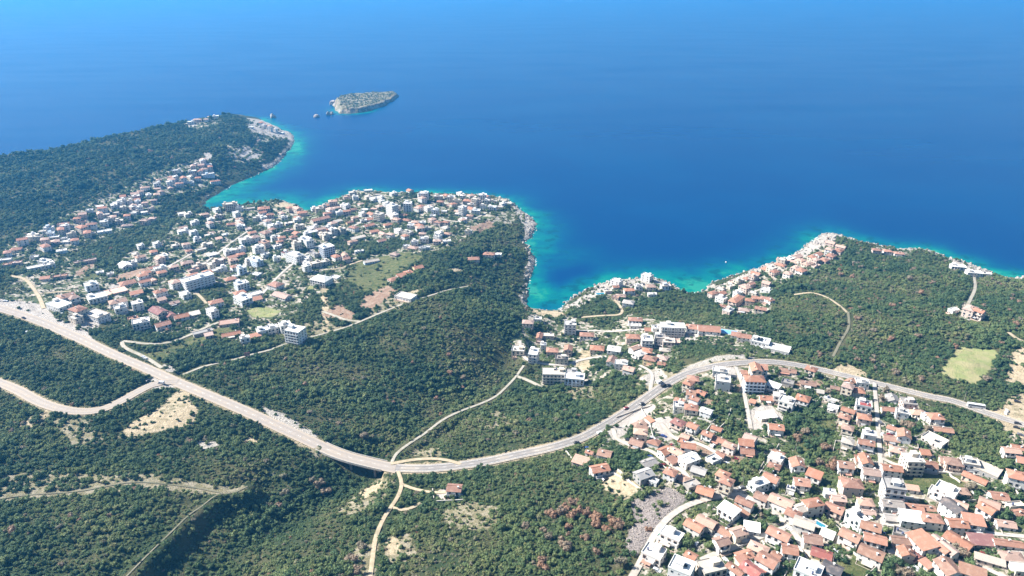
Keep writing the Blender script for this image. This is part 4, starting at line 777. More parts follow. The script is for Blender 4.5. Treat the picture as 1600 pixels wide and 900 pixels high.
tag(mesh_obj('small_distant_houses', Vf, Ff, [M['glass'] if mk == 'glass' else fixed('far_'+mk, ROOFC[mk[-1]] if mk[0] == 'r' else WALLC[mk[-1]]) for mk in FARP], midx=Mi), kind='stuff')
from collections import Counter
print(Counter(h[0].name.split('.')[0] for h in HOUSES))
def find(px, py): return min(HOUSES, key=lambda h: (float(h[6][0])-px)**2+(float(h[6][1])-py)**2)
# pieces that make single buildings recognisable
e, bx, by, bz, h, a = find(1045, 842)[:6]
V, F = join([box(-3.6, -.3, h+.2, 4.2, 2.6, .5)]); mesh_obj('pool_basin', V, F, M['slab'], e, color=(.6, .58, .55))
V, F = box(-3.6, -.3, h+.705, 3.8, 2.2, .02); q = N('pool_green'); q.p(Base_Color=(.01, .16, .10), Roughness=.1); M['pool_green'] = q.m; mesh_obj('pool', V, F, M['pool_green'], e)
e, bx, by, bz, h, a = find(1189, 531)[:6]
for i in range(3):
    for j in range(2):
        V = [(-6+i*2.6, -3+j*3.2, h+.5), (-3.6+i*2.6, -3+j*3.2, h+.5), (-3.6+i*2.6, -.2+j*3.2, h+1.1), (-6+i*2.6, -.2+j*3.2, h+1.1)]; V += [(x, y, z+.08) for x, y, z in V]
        mesh_obj('solar_panel', V, [(3, 2, 1, 0), (4, 5, 6, 7), (0, 1, 5, 4), (1, 2, 6, 5), (2, 3, 7, 6), (3, 0, 4, 7)], M['glass'], e)
e, bx, by, bz, h, a = find(1350, 631)[:6]
V, F = box(.8, -.8, h+.2, 7, 4.6, .45); mesh_obj('roof_terrace', V, F, M['tile'], e, color=(.34, .07, .07))
e, bx, by, bz, h, a = find(1051, 508)[:6]
for s in range(4):      # open concrete bays on the front of the unfinished hotel
    for k in range(10):
        V, F = box(-10.1+k*2.24, -6.1, s*SH+.02, .28, 1.3, SH-.2); mesh_obj('column', V, F, M['slab'], e, color=(.6, .57, .52))
e, bx, by, bz, h, a = find(308, 433)[:6]
for s in range(1, 5):
    V, F = box(0, -7.3, s*SH-.5, 31, 1.7, .75 if s < 4 else .4); mesh_obj('canopy_band', V, F, M['wall'], e, color=(.66, .65, .63))
# blue court beside the hillside houses, blue terrace pool, coast pool: basins sunk in paving
def slab_thing(name, label, cat, px, py, w, d, yaw, z=.5, water=None, colr=(.5, .48, .44), mat=None):
    p_ = cast(np.array([px]), np.array([py]), .5)[0]; e = bpy.data.objects.new(name, None); COL.objects.link(e)
    e.location = (p_[0], p_[1], p_[2]-.5); e.rotation_euler.z = R(yaw); tag(e, label, cat)
    rim = [box(0, -d/2+.4, -3, w, .8, 3+z), box(0, d/2-.4, -3, w, .8, 3+z), box(-w/2+.4, 0, -3, .8, d-1.6, 3+z), box(w/2-.4, 0, -3, .8, d-1.6, 3+z), box(0, 0, -3, w-1.6, d-1.6, 3+z-.25)]
    mesh_obj('rim', *join(rim), M['slab'], e, color=colr)
    mesh_obj('water' if water else 'surface', *box(0, 0, z-.245, w-1.65, d-1.65, .12), water or mat, e)
    i0, i1 = np.searchsorted(XS, [p_[0]-12, p_[0]+12]); j0, j1 = np.searchsorted(YS, [p_[1]-12, p_[1]+12])
    OCC[j0:j1, i0:i1] = np.minimum(OCC[j0:j1, i0:i1], np.hypot(GX[j0:j1, i0:i1]-p_[0], GY[j0:j1, i0:i1]-p_[1])-max(w, d)*.5)
    return e
q = N('court_blue'); q.p(Base_Color=(.16, .40, .62), Roughness=.8); M['court'] = q.m
slab_thing('sports_court', 'long pale blue court beside orange-roofed houses above the cove', 'court', 1138, 519, 17, 10, -18, .8, None, mat=M['court'])
slab_thing('swimming_pool', 'narrow turquoise swimming pool on the rocky headland terrace', 'pool', 938, 459, 11, 6, 10, .8, M['pool'])
slab_thing('swimming_pool', 'blue terrace pool beside a cream house on the village lane', 'pool', 1281, 821, 7, 4.4, -50, 1.3, M['pool'])
# ------------------------------------------------------------------ plants
def crown_mesh(name, seed, mat, lobes=7, leaves=46, leaf=.21, flat=1.0):
    r = np.random.default_rng(seed); V, F = [], []
    t = (1+5**.5)/2
    iv = np.array([(-1, t, 0), (1, t, 0), (-1, -t, 0), (1, -t, 0), (0, -1, t), (0, 1, t), (0, -1, -t), (0, 1, -t), (t, 0, -1), (t, 0, 1), (-t, 0, -1), (-t, 0, 1)])/math.hypot(1, t)
    ifc = [(0, 11, 5), (0, 5, 1), (0, 1, 7), (0, 7, 10), (0, 10, 11), (1, 5, 9), (5, 11, 4), (11, 10, 2), (10, 7, 6), (7, 1, 8), (3, 9, 4), (3, 4, 2), (3, 2, 6), (3, 6, 8), (3, 8, 9), (4, 9, 5), (2, 4, 11), (6, 2, 10), (8, 6, 7), (9, 8, 1)]
    for L in range(lobes):
        if L == 0: c = np.array([0, 0, .62*flat]); rad = .52
        else:
            an = r.uniform(0, 6.283); q = r.uniform(.32, .68); c = np.array([q*math.cos(an), q*math.sin(an), r.uniform(.25, .85)*flat]); rad = r.uniform(.26, .44)
        b = len(V); V += [tuple(c+v*rad*.78*r.uniform(.75, 1.15)*np.array([1, 1, .85])) for v in iv]; F += [tuple(i+b for i in f) for f in ifc]
        for k in range(leaves):
            dr = r.normal(size=3); dr[2] = dr[2]*.9+.25; dr /= np.linalg.norm(dr)
            p = c+dr*rad*r.uniform(.82, 1.12)*np.array([1, 1, .88])
            nrm = dr+r.normal(size=3)*.28; nrm /= np.linalg.norm(nrm)
            u = np.cross(nrm, r.normal(size=3)); u /= np.linalg.norm(u); v = np.cross(nrm, u); s = leaf*r.uniform(.6, 1.25)*.5
            b = len(V); V += [tuple(p-u*s), tuple(p+v*s*.7), tuple(p+u*s), tuple(p-v*s*.7)]; F.append((b, b+1, b+2, b+3))
    me = bpy.data.meshes.new(name); me.from_pydata(V, [], F); me.materials.append(mat); me.update(); return me
def scatter(name, pts, rot, scl, tint, var, protos):
    me = bpy.data.meshes.new(name); me.vertices.add(len(pts)); me.vertices.foreach_set('co', np.asarray(pts, np.float32).ravel())
    for k, typ, arr, key in (('rot', 'FLOAT_VECTOR', rot, 'vector'), ('scl', 'FLOAT_VECTOR', scl, 'vector'), ('tint', 'FLOAT', tint, 'value'), ('variant', 'INT', var, 'value')):
        at = me.attributes.new(k, typ, 'POINT'); at.data.foreach_set(key, np.ascontiguousarray(arr, np.int32 if typ == 'INT' else np.float32).ravel())
    o = bpy.data.objects.new(name, me); COL.objects.link(o)
    pc = bpy.data.collections.new(name+'_shapes')
    for i, m in enumerate(protos):
        q = bpy.data.objects.new(f'{name}_shape_{i:02d}', m); pc.objects.link(q)
    g = bpy.data.node_groups.new(name, 'GeometryNodeTree')
    g.interface.new_socket('Geometry', in_out='INPUT', socket_type='NodeSocketGeometry'); g.interface.new_socket('Geometry', in_out='OUTPUT', socket_type='NodeSocketGeometry')
    nn = g.nodes.new; gi, go = nn('NodeGroupInput'), nn('NodeGroupOutput'); ip = nn('GeometryNodeInstanceOnPoints'); ci = nn('GeometryNodeCollectionInfo')
    ci.inputs['Collection'].default_value = pc; ci.inputs['Separate Children'].default_value = True; ci.inputs['Reset Children'].default_value = True
    def na(nm, dt):
        q = nn('GeometryNodeInputNamedAttribute'); q.data_type = dt; q.inputs['Name'].default_value = nm; return q.outputs['Attribute']
    l = g.links.new
    l(gi.outputs[0], ip.inputs['Points']); l(ci.outputs[0], ip.inputs['Instance']); ip.inputs['Pick Instance'].default_value = True
    l(na('variant', 'INT'), ip.inputs['Instance Index']); l(na('rot', 'FLOAT_VECTOR'), ip.inputs['Rotation']); l(na('scl', 'FLOAT_VECTOR'), ip.inputs['Scale'])
    l(ip.outputs[0], go.inputs[0])
    md = o.modifiers.new('scatter', 'NODES'); md.node_group = g
    return tag(o, kind='stuff')
NV = 8
cs = [crown_mesh(f'crown_{i}', 100+i, M['leaf_stuff'], lobes=6+i % 4, flat=1.0 if i % 3 else .8) for i in range(NV)]
co = [m.copy() for m in cs]
for m in co: m.materials[0] = M['leaf_own']
def trunk_mesh():
    V, F = tube_geo((0, 0, -.35), .075, 1.05, 7, .045); parts = [(V, F)]
    for an in (0.3, 2.4, 4.4):
        Vb, Fb = tube_geo((0, 0, 0), .04, .55, 5, .02)
        Vb = [(x+z*.75*math.cos(an), y+z*.75*math.sin(an), z*.8+.35) for x, y, z in Vb]; parts.append((Vb, Fb))
    V, F = join(parts); me = bpy.data.meshes.new('trunk'); me.from_pydata(V, [], F); me.materials.append(M['bark']); me.update(); return me
TRUNK = trunk_mesh()
def jitter(x0, x1, y0, y1, s):
    a, b = np.meshgrid(np.arange(x0, x1, s), np.arange(y0, y1, s)); a = a.ravel()+RNG.uniform(-.5, .5, a.size)*s; b = b.ravel()+RNG.uniform(-.5, .5, b.size)*s
    return a, b
def field_at(F, x, y): return hgt(x, y, F)
TOWNf, WOODf, OPEN = A_['town'], blur(WOODS, 1), np.clip(A_['scree']+A_['grass']+A_['field']+A_['sand']*1.0+A_['soil']+A_['pave']+A_['rock']*.9, 0, 1)
LANEGAP = RD
pts = []
for (y0, y1, s, smin, smax) in ((165, 235, 2.6, 1.3, 2.7), (235, 480, 2.1, 1.1, 2.5), (480, 700, 2.4, 1.2, 2.8), (700, 1000, 3.1, 1.5, 3.3), (1000, 1700, 4.3, 2.0, 4.2)):
    x, y = jitter(-1350, 1050, y0, y1, s)
    z = hgt(x, y); px, py, dp = project(np.stack([x, y, z], -1))
    cd_ = field_at(COASTD, x, y)
    k = (px > -230) & (px < 1830) & (py < 1150) & (py > 120) & (cd_ > 5) & (z > 1.0)
    x, y, z, px, py, dp, cd_ = [q[k] for q in (x, y, z, px, py, dp, cd_)]
    tw, wd, op, rd, oc, rk = [field_at(F, x, y) for F in (TOWNf, WOODf, OPEN, RD, OCC, A_['rock'])]
    big = fbm(x, y, 38, 41); mid = fbm(x, y, 13, 47)
    dens = np.where(tw > .5, np.where(mid > np.where(dp > 700, .46, .40), np.where(dp > 700, .6, .68), .2), .95) * np.clip(1-op*.93, 0, 1)*np.clip(1-field_at(A_['field'], x, y)*1.2, 0, 1)
    dens = np.where((tw <= .5) & (big > .63), dens*np.clip(1-(big-.63)*3.2, .25, 1), dens)     # thin rocky openings
    dens = np.where(field_at(DRY, x, y) > .4, dens*.45, dens)
    dens = np.where((wd > .5) & (op < .3), .9, dens)
    dens *= np.where(px > 1180, sstep(cd_, 13, 23), sstep(cd_, 6, 16)*.9+.1*(cd_ > 8))
    sc_ = (smin+(smax-smin)*RNG.random(len(x))**1.7)*(.5+.5*mid+.55*np.clip((.62-big)*2.2, 0, 1))*np.where(RNG.random(len(x)) < .12, 1.35, np.where(RNG.random(len(x)) < .25, .6, 1))
    sc_ = np.where(tw > .5, sc_*.92, sc_)
    keep = (RNG.random(len(x)) < dens) & (rd > .6+sc_*.5+1.2*(sc_ > 0)*(field_at(RH, x, y) > .5)*(mid > .5)) & (oc > .2+sc_*.42)
    pts.append(np.stack([x, y, z, sc_, tw, big, mid, dp, px, py], -1)[keep])
pts = np.vstack(pts)
tint = np.clip(.02+.75*fbm(pts[:, 0], pts[:, 1], 45, 61)-.08+.30*(fbm(pts[:, 0], pts[:, 1], 15, 66)-.5)+RNG.normal(0, .11, len(pts)), 0, .78)
tint = np.clip(tint+.55*(pts[:, 5]-.46), 0, .76)
tint = np.where((pts[:, 8] < 465) & (pts[:, 9] < 330) & (pts[:, 4] < .5), np.clip(tint-.22, 0, .5), tint)
u = RNG.random(len(pts)); east = sstep(pts[:, 8], 1200, 1320)*(pts[:, 9] < 600)
tint = np.where(u < .008+.022*east, RNG.uniform(.78, .9, len(pts)), tint); tint = np.where((u > .9965-.012*east), RNG.uniform(.88, 1, len(pts)), tint)
rus = P("372,680 1182,2 700,552 1297,525 1312,453 1323,429 1390,502 1397,480 1435,505 1440,457 1422,433 1392,527 1361,560 1283,555 1397,584 1440,592 1544,590")
# clumps of russet trees in the hollow and big russet trees named below
LIST = [  # photo x, y, radius m, tint, kind
 (865,800,4.2,.96),(880,796,4.4,.95),(893,803,4,.97),(858,797,3.6,.94),(905,797,4.4,.96),(918,800,4,.97),(930,805,4.6,.95),(930,816,3.8,.97),(889,819,3.4,.96),(887,850,5,.93),(878,846,4,.95),(846,877,4,.92),(851,884,3.6,.93),(957,812,4.4,.95),(966,818,4.6,.94),(946,824,3.4,.92),(915,835,3.6,.93),(930,858,3.4,.92),(896,782,4,.96),(885,790,3.6,.95),(970,878,5,.84),(850,825,3.4,.86),(822,818,3.2,.9),(858,836,3.2,.88),
 (444,765,4,.87),(440,742,3.6,.8),(500,755,4.4,.85),(510,765,4.4,.86),(487,748,3.6,.83),(569,680,4.6,.9),(530,658,3,.84),(702,552,3.2,.99),(464,610,3,.98),(475,598,3.2,.92),(704,580,3.6,.97),(682,619,2.8,.97),(723,603,3,.95),(724,587,3.4,.86),(484,641,3,.92),(663,511,3.6,.84),(634,520,3.4,.84),(18,827,3.6,.93),(550,870,4.6,.86),(565,850,4,.84),(560,888,4,.86),
 (1246,682,4.6,.91),(1258,671,4.2,.85),(1288,697,4,.95),(1298,695,3.4,.93),(1283,720,4,.9),(1299,726,4.6,.92),(1310,730,3.2,.9),(1378,622,4.8,.9),(1386,608,4,.9),(1422,662,4.4,.91),(1412,660,4,.9),(1452,667,4.2,.86),(1404,598,3.6,.88),(1415,594,4,.76),(1440,590,3.8,.9),(1364,562,4.4,.9),(1282,552,4.2,.92),(1400,580,4.4,.9),(1542,590,4.4,.88),(1391,703,3.4,.88),
 (1316,807,4.4,.92),(1326,812,3.8,.9),(1500,858,4.6,.88),(1506,866,4.2,.86),(1410,892,4.6,.9),(1400,886,4,.89),(1420,895,4,.9),(1470,790,5,.84),(1515,760,5,.84),(1510,810,4.6,.83),(1514,800,4.2,.82),(1560,787,4,.8),(1325,762,3.6,.86),(1284,745,3.4,.86),
 (1315,428,4.6,.97),(1332,430,4,.96),(1440,456,4.6,.96),(1396,476,4.4,.94),(1422,434,5,.9),(1458,440,4.2,.92),(1392,528,4.4,.96),(1435,523,4.2,.93),(1366,514,4,.88),(1395,452,4,.74),(1590,505,4,.92),(1345,415,4,.88),(1340,495,4,.88),
 (1203,735,4,.35),(1447,762,5,.05),(1437,768,4.6,.1),(1455,768,5,.03),(1505,780,5,.08),(1520,770,4.6,.1),(1530,785,4,.25),(1565,805,4.4,.15),(1575,800,4.4,.2),(1390,885,5,.2),(1400,875,4.4,.1),(1385,895,4.4,.25),(1358,585,3,.1),(1250,700,4.4,.1),(1262,695,4.6,.05),(1240,660,4.4,.2),(1270,650,4.4,.25),(1285,672,4.4,.15),(1275,690,4.2,.2),(1265,720,4,.25),(1150,765,5,.3),(1160,750,4.6,.35),(1140,750,4.6,.2),(1180,725,4.4,.2),(1190,700,4.4,.3),(1150,690,4.4,.4),(1140,660,4.4,.5),(1075,848,4.2,.3),(1100,862,4.6,.42),(1106,850,3.6,.4),(1064,825,3.8,.25),(1125,800,3.4,.25),(1200,800,4,.2),(1210,810,4,.15),(1195,818,4,.2),(1250,866,4,.35),(1240,862,3.4,.4),(1385,825,3,.5),(1310,840,3.6,.5),(1300,815,3.4,.6),(1330,800,3,.2),(1280,795,3,.3),(1400,660,3,.3),(1440,690,3.4,.2),(1450,700,3.4,.2),(1520,880,4,.3),(1533,870,3.6,.3),(1447,895,4,.3),(1455,870,3.4,.4),(1460,880,3.4,.35),(1555,868,3.6,.3),(1570,880,3.4,.2),(1590,850,3.4,.45),(600,838,4,.2),(660,790,4.2,.15),(672,786,4,.25),(703,736,3,.1),(750,730,4,.1),(760,728,3.6,.15),(675,740,3.4,.15),(655,750,4.2,.1),(625,785,3,.2),(640,775,3.4,.15),(616,797,2.6,.1),(820,660,3,.1),(832,633,3.6,.05),(880,630,3.4,.1),(975,620,3.4,.1),(890,530,4.6,.08),(897,527,4.6,.05),(880,530,3.8,.1),(855,493,3.8,.1),(848,610,4.2,.1),(830,590,4.2,.1),(825,515,4.4,.1),(949,522,3.6,.2),(1130,630,3.2,.4),(1250,588,4,.15),(1280,586,4.4,.1),(1225,590,3.6,.15),(1215,580,4,.1)]
def tree(nm, x, y, z, s, tn, seed, cat, phrase, px, py, group, rankable):
    e = bpy.data.objects.new(nm, None); COL.objects.link(e); e.location = (x, y, z-.15); e.rotation_euler.z = seed*1.7; e.scale = (s, s, s*(.95+.1*(seed % 3)))
    e['category'] = cat; e['group'] = group
    part('crown', co[seed % NV], e, (0, 0, .1), color=(tn, tn, tn)); part('trunk', TRUNK, e, (0, 0, 0), color=(.12, .09, .065))
    if rankable: THINGS.append([e, phrase, cat+phrase.split()[0], px, py])
    return e
def tname(tn): return 'dark green' if tn < .16 else 'green' if tn < .42 else 'olive green' if tn < .72 else 'greyish bare' if tn < .87 else 'brownish' if tn < .935 else 'russet'
lx = np.array([q[0] for q in LIST], float); ly = np.array([q[1] for q in LIST], float); lw = cast(lx, ly, 3.0)
own = []
for i, (q, w) in enumerate(zip(LIST, lw)):
    z = float(hgt(w[0], w[1])); s = q[2]*.92
    if float(field_at(OCC, w[0], w[1])) < s*.35: continue
    if float(field_at(RD, w[0], w[1])) < s*.25: continue
    own.append((w[0], w[1], s))
    tree('broadleaf_tree', w[0], w[1], z, s, q[3], i, 'tree', f"{'large' if q[2] > 4 else 'rounded'} {tname(q[3])} tree", q[0], q[1], 'single trees among houses and scrub', True)
own = np.array(own)
k = np.ones(len(pts), bool)
for a, b, s in own: k &= np.hypot(pts[:, 0]-a, pts[:, 1]-b) > s*.75+pts[:, 3]*.35
pts, tint = pts[k], tint[k]
# the bushes that show largest are things of their own
apparent = pts[:, 3]/pts[:, 7]*((pts[:, 8] > 0) & (pts[:, 8] < 1600) & (pts[:, 9] < 885))
order = np.argsort(-apparent); near = order[:285]
SHRUB_L = lambda px: 'west of the sandy path' if px < 590 else 'between the sandy path and the village' 
for i in near:
    x, y, z, s = pts[i, :4]; tn = float(tint[i]); intown = pts[i, 4] > .5
    if intown:
        e = tree('garden_shrub', x, y, z, s, tn, int(i), 'shrub', f'{tname(tn)} garden bush', pts[i, 8], pts[i, 9], 'bushes in the village gardens', True)
    else:
        e = tree('shrub', x, y, z, s, tn, int(i), 'shrub', '', pts[i, 8], pts[i, 9], f'{tname(tn)} shrubs of the near scrub {SHRUB_L(pts[i, 8])}', False)
        e['label'] = f'{tname(tn)} rounded shrub in the dense near scrub {SHRUB_L(pts[i, 8])}'
rest = np.ones(len(pts), bool); rest[near] = False
q = pts[rest]; m = len(q); print('plants', m)
rot = np.stack([RNG.normal(0, .12, m), RNG.normal(0, .12, m), RNG.uniform(0, 6.283, m)], -1); sc3 = np.stack([q[:, 3]*RNG.uniform(.85, 1.2, m), q[:, 3]*RNG.uniform(.85, 1.2, m), q[:, 3]*RNG.uniform(.7, 1.5, m)], -1)
scatter('scrub_woodland', q[:, :3]-[0, 0, .2], rot, sc3, tint[rest], RNG.integers(0, NV, m), cs)
# low scrub of the island
x, y = jitter(ix[0], ix[-1], iy[0], iy[-1], 5.5)
def isl_z(x, y):
    i = np.clip(np.searchsorted(ix, x)-1, 0, len(ix)-2); j = np.clip(np.searchsorted(iy, y)-1, 0, len(iy)-2); return IZ[j, i], idd[j, i]
z, dd_ = isl_z(x, y); k = (dd_ > 11) & (RNG.random(len(x)) < .38); m = int(k.sum())
scatter('island_scrub', np.stack([x, y, z-.2], -1)[k], np.stack([np.zeros(m)]*2+[RNG.uniform(0, 6, m)], -1), np.repeat(RNG.uniform(1.6, 3.4, m)[:, None], 3, 1), RNG.uniform(.2, .65, m), RNG.integers(0, NV, m), cs)
# ------------------------------------------------------------------ rocks
def rock_mesh(name, seed, n=2):
    import bmesh
    bm = bmesh.new(); bmesh.ops.create_icosphere(bm, subdivisions=n, radius=1); r = np.random.default_rng(seed)
    for _ in range(9):
        nrm = r.normal(size=3); nrm /= np.linalg.norm(nrm); dcut = r.uniform(.55, .85)
        for v in bm.verts:
            s = v.co.x*nrm[0]+v.co.y*nrm[1]+v.co.z*nrm[2]
            if s > dcut: v.co -= Vector(nrm)*(s-dcut)
    for v in bm.verts: v.co *= 1+r.normal()*.05
    me = bpy.data.meshes.new(name); bm.to_mesh(me); bm.free(); me.materials.append(M['rock']); return me
q = N('limestone'); c = q.coord(); n1 = q.noise(c, 1.5, 6, .7); oi = q.n('ShaderNodeObjectInfo').outputs['Random']
col = q.mix(q.step(n1, .38, .66), (.43, .395, .35), (.20, .185, .16)); col = q.mix(q.math('MULTIPLY', oi, .4), col, (.42, .33, .26))
q.p(Base_Color=col, Roughness=.95, Normal=q.bump(n1, .6, .3)); q.b.inputs['Specular IOR Level'].default_value = .2; M['rock'] = q.m
rk = [rock_mesh(f'rock_{i}', 300+i) for i in range(5)]
x, y = jitter(-1100, 900, 600, 1500, 3.0)
cd_ = field_at(COASTD, x, y); rkf = field_at(A_['rock'], x, y); px, py, dp = project(np.stack([x, y, x*0], -1))
k = (px > -40) & (px < 1640) & ((cd_ > -2.5) & (cd_ < 8) & (RNG.random(len(x)) < .3*np.clip(rkf*1.6+.1, 0, 1)*(1-.8*((px > 822) & (px < 884) & (py > 476)))) | (rkf > .6) & (cd_ > 0) & (RNG.random(len(x)) < .15)) & (field_at(RD, x, y) > 1) & (field_at(OCC, x, y) > 1)
x, y = x[k], y[k]; m = len(x); s = RNG.uniform(.5, 1, m)**1.5*2.4+.3
scatter('shore_rocks', np.stack([x, y, hgt(x, y)], -1), RNG.uniform(0, 6, (m, 3)), np.stack([s*RNG.uniform(.7, 1.5, m), s*RNG.uniform(.7, 1.5, m), s*RNG.uniform(.35, .7, m)], -1), np.zeros(m), RNG.integers(0, 5, m), rk)
x, y = jitter(40, 240, 250, 420, .95)
pxr, pyr, _ = project(np.stack([x, y, hgt(x, y)], -1)); k = (inside(P("985,782 1040,760 1078,776 1040,806 1010,852 990,872 975,852 990,812"), pxr, pyr) & (RNG.random(len(x)) < .3) | inside(P("1092,776 1140,757 1162,768 1120,780"), pxr, pyr) & (RNG.random(len(x)) < .3)) & (field_at(RD, x, y) > .6)
x, y = x[k], y[k]; m = len(x); s = RNG.uniform(.18, .6, m)
scatter('rubble', np.stack([x, y, hgt(x, y)+.1], -1), RNG.uniform(0, 6, (m, 3)), np.stack([s, s*RNG.uniform(.6, 1.3, m), s*.7], -1), np.zeros(m), RNG.integers(0, 5, m), rk)
for px, py, s, hh, lab in [(521, 163, 11, 17, 'pale rock stack standing beside the left end of the island'), (494, 182, 11, 6, 'low dark sea rock farthest left of the island rocks'), (513, 179, 7, 9, 'small twin-peaked sea rock left of the island cliff'), (519, 178, 6, 7, 'small sea rock touching the island cliff foot'), (426, 183, 9, 11, 'dark lone sea rock off the tip of the long peninsula')]:
    p_ = plane(np.array([px]), np.array([py]), np.array([1.0]))[0]
    o = bpy.data.objects.new('sea_rock', rock_mesh('sea_rock', px, 3)); COL.objects.link(o); o.location = (p_[0], p_[1], .5); o.scale = (s, s*.8, hh); o.rotation_euler.z = px
    tag(o, lab, 'rock', 'rocks standing in the sea near the island')
# ------------------------------------------------------------------ vehicles, poles, walls, boat
def car_parts(L, W, Hh, kind):
    body = []
    if kind == 'bus':
        prof = [(-L/2, .35), (L/2, .35), (L/2, Hh*.55), (L/2-.25, Hh-.1), (L/2-.5, Hh), (-L/2+.15, Hh), (-L/2, Hh-.15)]
        glass = [(-L/2+.4, Hh*.55), (L/2-.35, Hh*.55), (L/2-.5, Hh*.85), (-L/2+.4, Hh*.85)]
    elif kind == 'van':
        prof = [(-L/2, .35), (L/2, .35), (L/2, .95), (L/2-.7, 1.15), (L/2-1.4, Hh-.05), (L/2-1.7, Hh), (-L/2+.1, Hh), (-L/2, Hh-.2)]
        glass = [(L/2-2.2, 1.2), (L/2-.85, 1.2), (L/2-1.45, Hh-.2), (L/2-2.2, Hh-.2)]
    else:
        prof = [(-L/2, .3), (L/2, .3), (L/2, .72), (L/2-.15, .82), (L/2-1.1, .92), (L/2-1.75, Hh-.05), (L/2-2.1, Hh), (-L/2+.95, Hh), (-L/2+.6, Hh-.06), (-L/2+.08, .98), (-L/2, .85)]
        glass = [(-L/2+.35, .97), (L/2-1.25, .95), (L/2-1.85, Hh-.1), (-L/2+.7, Hh-.1)]
    def extr(pr, hw, tap=.0):
        n = len(pr); V = [(x, -hw+(tap if z > 1 else 0), z) for x, z in pr]+[(x, hw-(tap if z > 1 else 0), z) for x, z in pr]
        return V, [tuple(range(n)), tuple(reversed(range(n, 2*n)))]+[(i, n+i, n+(i+1) % n, (i+1) % n)[::-1] for i in range(n)]
    return extr(prof, W/2, .1), extr(glass, W/2-.06, .02 if kind == 'car' else -.0)
def shell(kind):
    L, W, Hh = dict(car=(4.3, 1.75, 1.45), van=(5.4, 2.0, 2.3), bus=(11.5, 2.5, 3.1))[kind]
    (V, F), (Vg, Fg) = car_parts(L, W, Hh, kind)
    Vg = [(x, y*1.075+(.0), z) for x, y, z in Vg]
    mk = lambda n, v, f, m: (lambda me: (me.from_pydata(v, [], f), me.materials.append(m), me.update(), me)[-1])(bpy.data.meshes.new(n))
    wl = []
    V2, F2 = tube_geo((0, 0, -.11), .33 if kind != 'bus' else .5, .22, 12); V2 = [(x, z, y) for x, y, z in V2]
    return dict(body=mk('body', V, F, M['car']), window=mk('window', Vg, Fg, M['glass']), wheel=mk('wheel', V2, [f[::-1] for f in F2], M['rubber']), dim=(L, W, Hh))
SHELL = {k: shell(k) for k in ('car', 'van', 'bus')}
CN = dict(w='white', s='silver', k='black', r='red', b='blue', g='grey')
CC = dict(w=(.75, .75, .74), s=(.5, .51, .53), k=(.02, .02, .022), r=(.2, .025, .025), b=(.03, .06, .2), g=(.13, .13, .14))
CARS = """37 497 k -28 car;252 599 s 165 van;232 594 k 60 car;227 560 w 150 car;224 558 s 150 car;42 521 k 100 car;42 518 s 100 car;8 470 w 10 car;1037 603 k 32 van;1044 602 k 32 car;1031 597 w 32 van;1003 631 k 35 car;978 638 r 35 car;937 676 w 30 car;901 692 k 22 car;919 700 b -15 car;1525 636 w -18 bus;1297 570 k -20 van;1573 641 w 60 car;1571 645 w 60 car;1590 627 k -20 car;1590 662 k -30 car;1589 668 k -30 car;1595 679 g -30 car;705 773 w 10 car;715 774 b 5 car;722 773 s -5 car;700 776 r 20 car;1019 684 s 20 car;1037 681 b -30 car;1028 679 k 10 car;1086 641 w -35 car;1378 740 s 88 car;1377 790 w 88 car;1375 660 g 88 car;1232 826 w -50 car;1420 890 w 60 car;1452 880 w -70 car;1205 783 s -35 car;946 748 k 30 car;97 490 s -30 car;112 500 w -30 car;140 508 k -30 car;88 484 r -30 car"""
for ent in CARS.split(';'):
    q = ent.split(); px, py = float(q[0]), float(q[1]); kind = q[4]; sh_ = SHELL[kind]; L, W, Hh = sh_['dim']
    w = cast(np.array([px]), np.array([py]), .8)[0]; z = float(hgt(w[0], w[1]))
    if float(field_at(RD, w[0], w[1])) < .5: z += .42
    e = bpy.data.objects.new({'car': 'parked_car', 'van': 'delivery_van', 'bus': 'coach_bus'}[kind], None); COL.objects.link(e)
    e.location = (w[0], w[1], z+.02); e.rotation_euler.z = R(float(q[3]))
    part('body', sh_['body'], e, (0, 0, 0), color=CC[q[2]]); part('window', sh_['window'], e, (0, 0, .0))
    for sx in (-.31, .31):
        for sy in (-1, 1): part('wheel', sh_['wheel'], e, (sx*L, sy*(W/2-.1), .33 if kind != 'bus' else .5))
    cat = {'car': 'car', 'van': 'van', 'bus': 'bus'}[kind]; e['category'] = cat; e['group'] = 'vehicles on the roads and yards'
    THINGS.append([e, f"{CN[q[2]]} {cat}{' driving' if False else ''} on pale ground" if float(field_at(RD, w[0], w[1])) > .5 else f"{CN[q[2]]} {cat} on the road", cat, px, py])
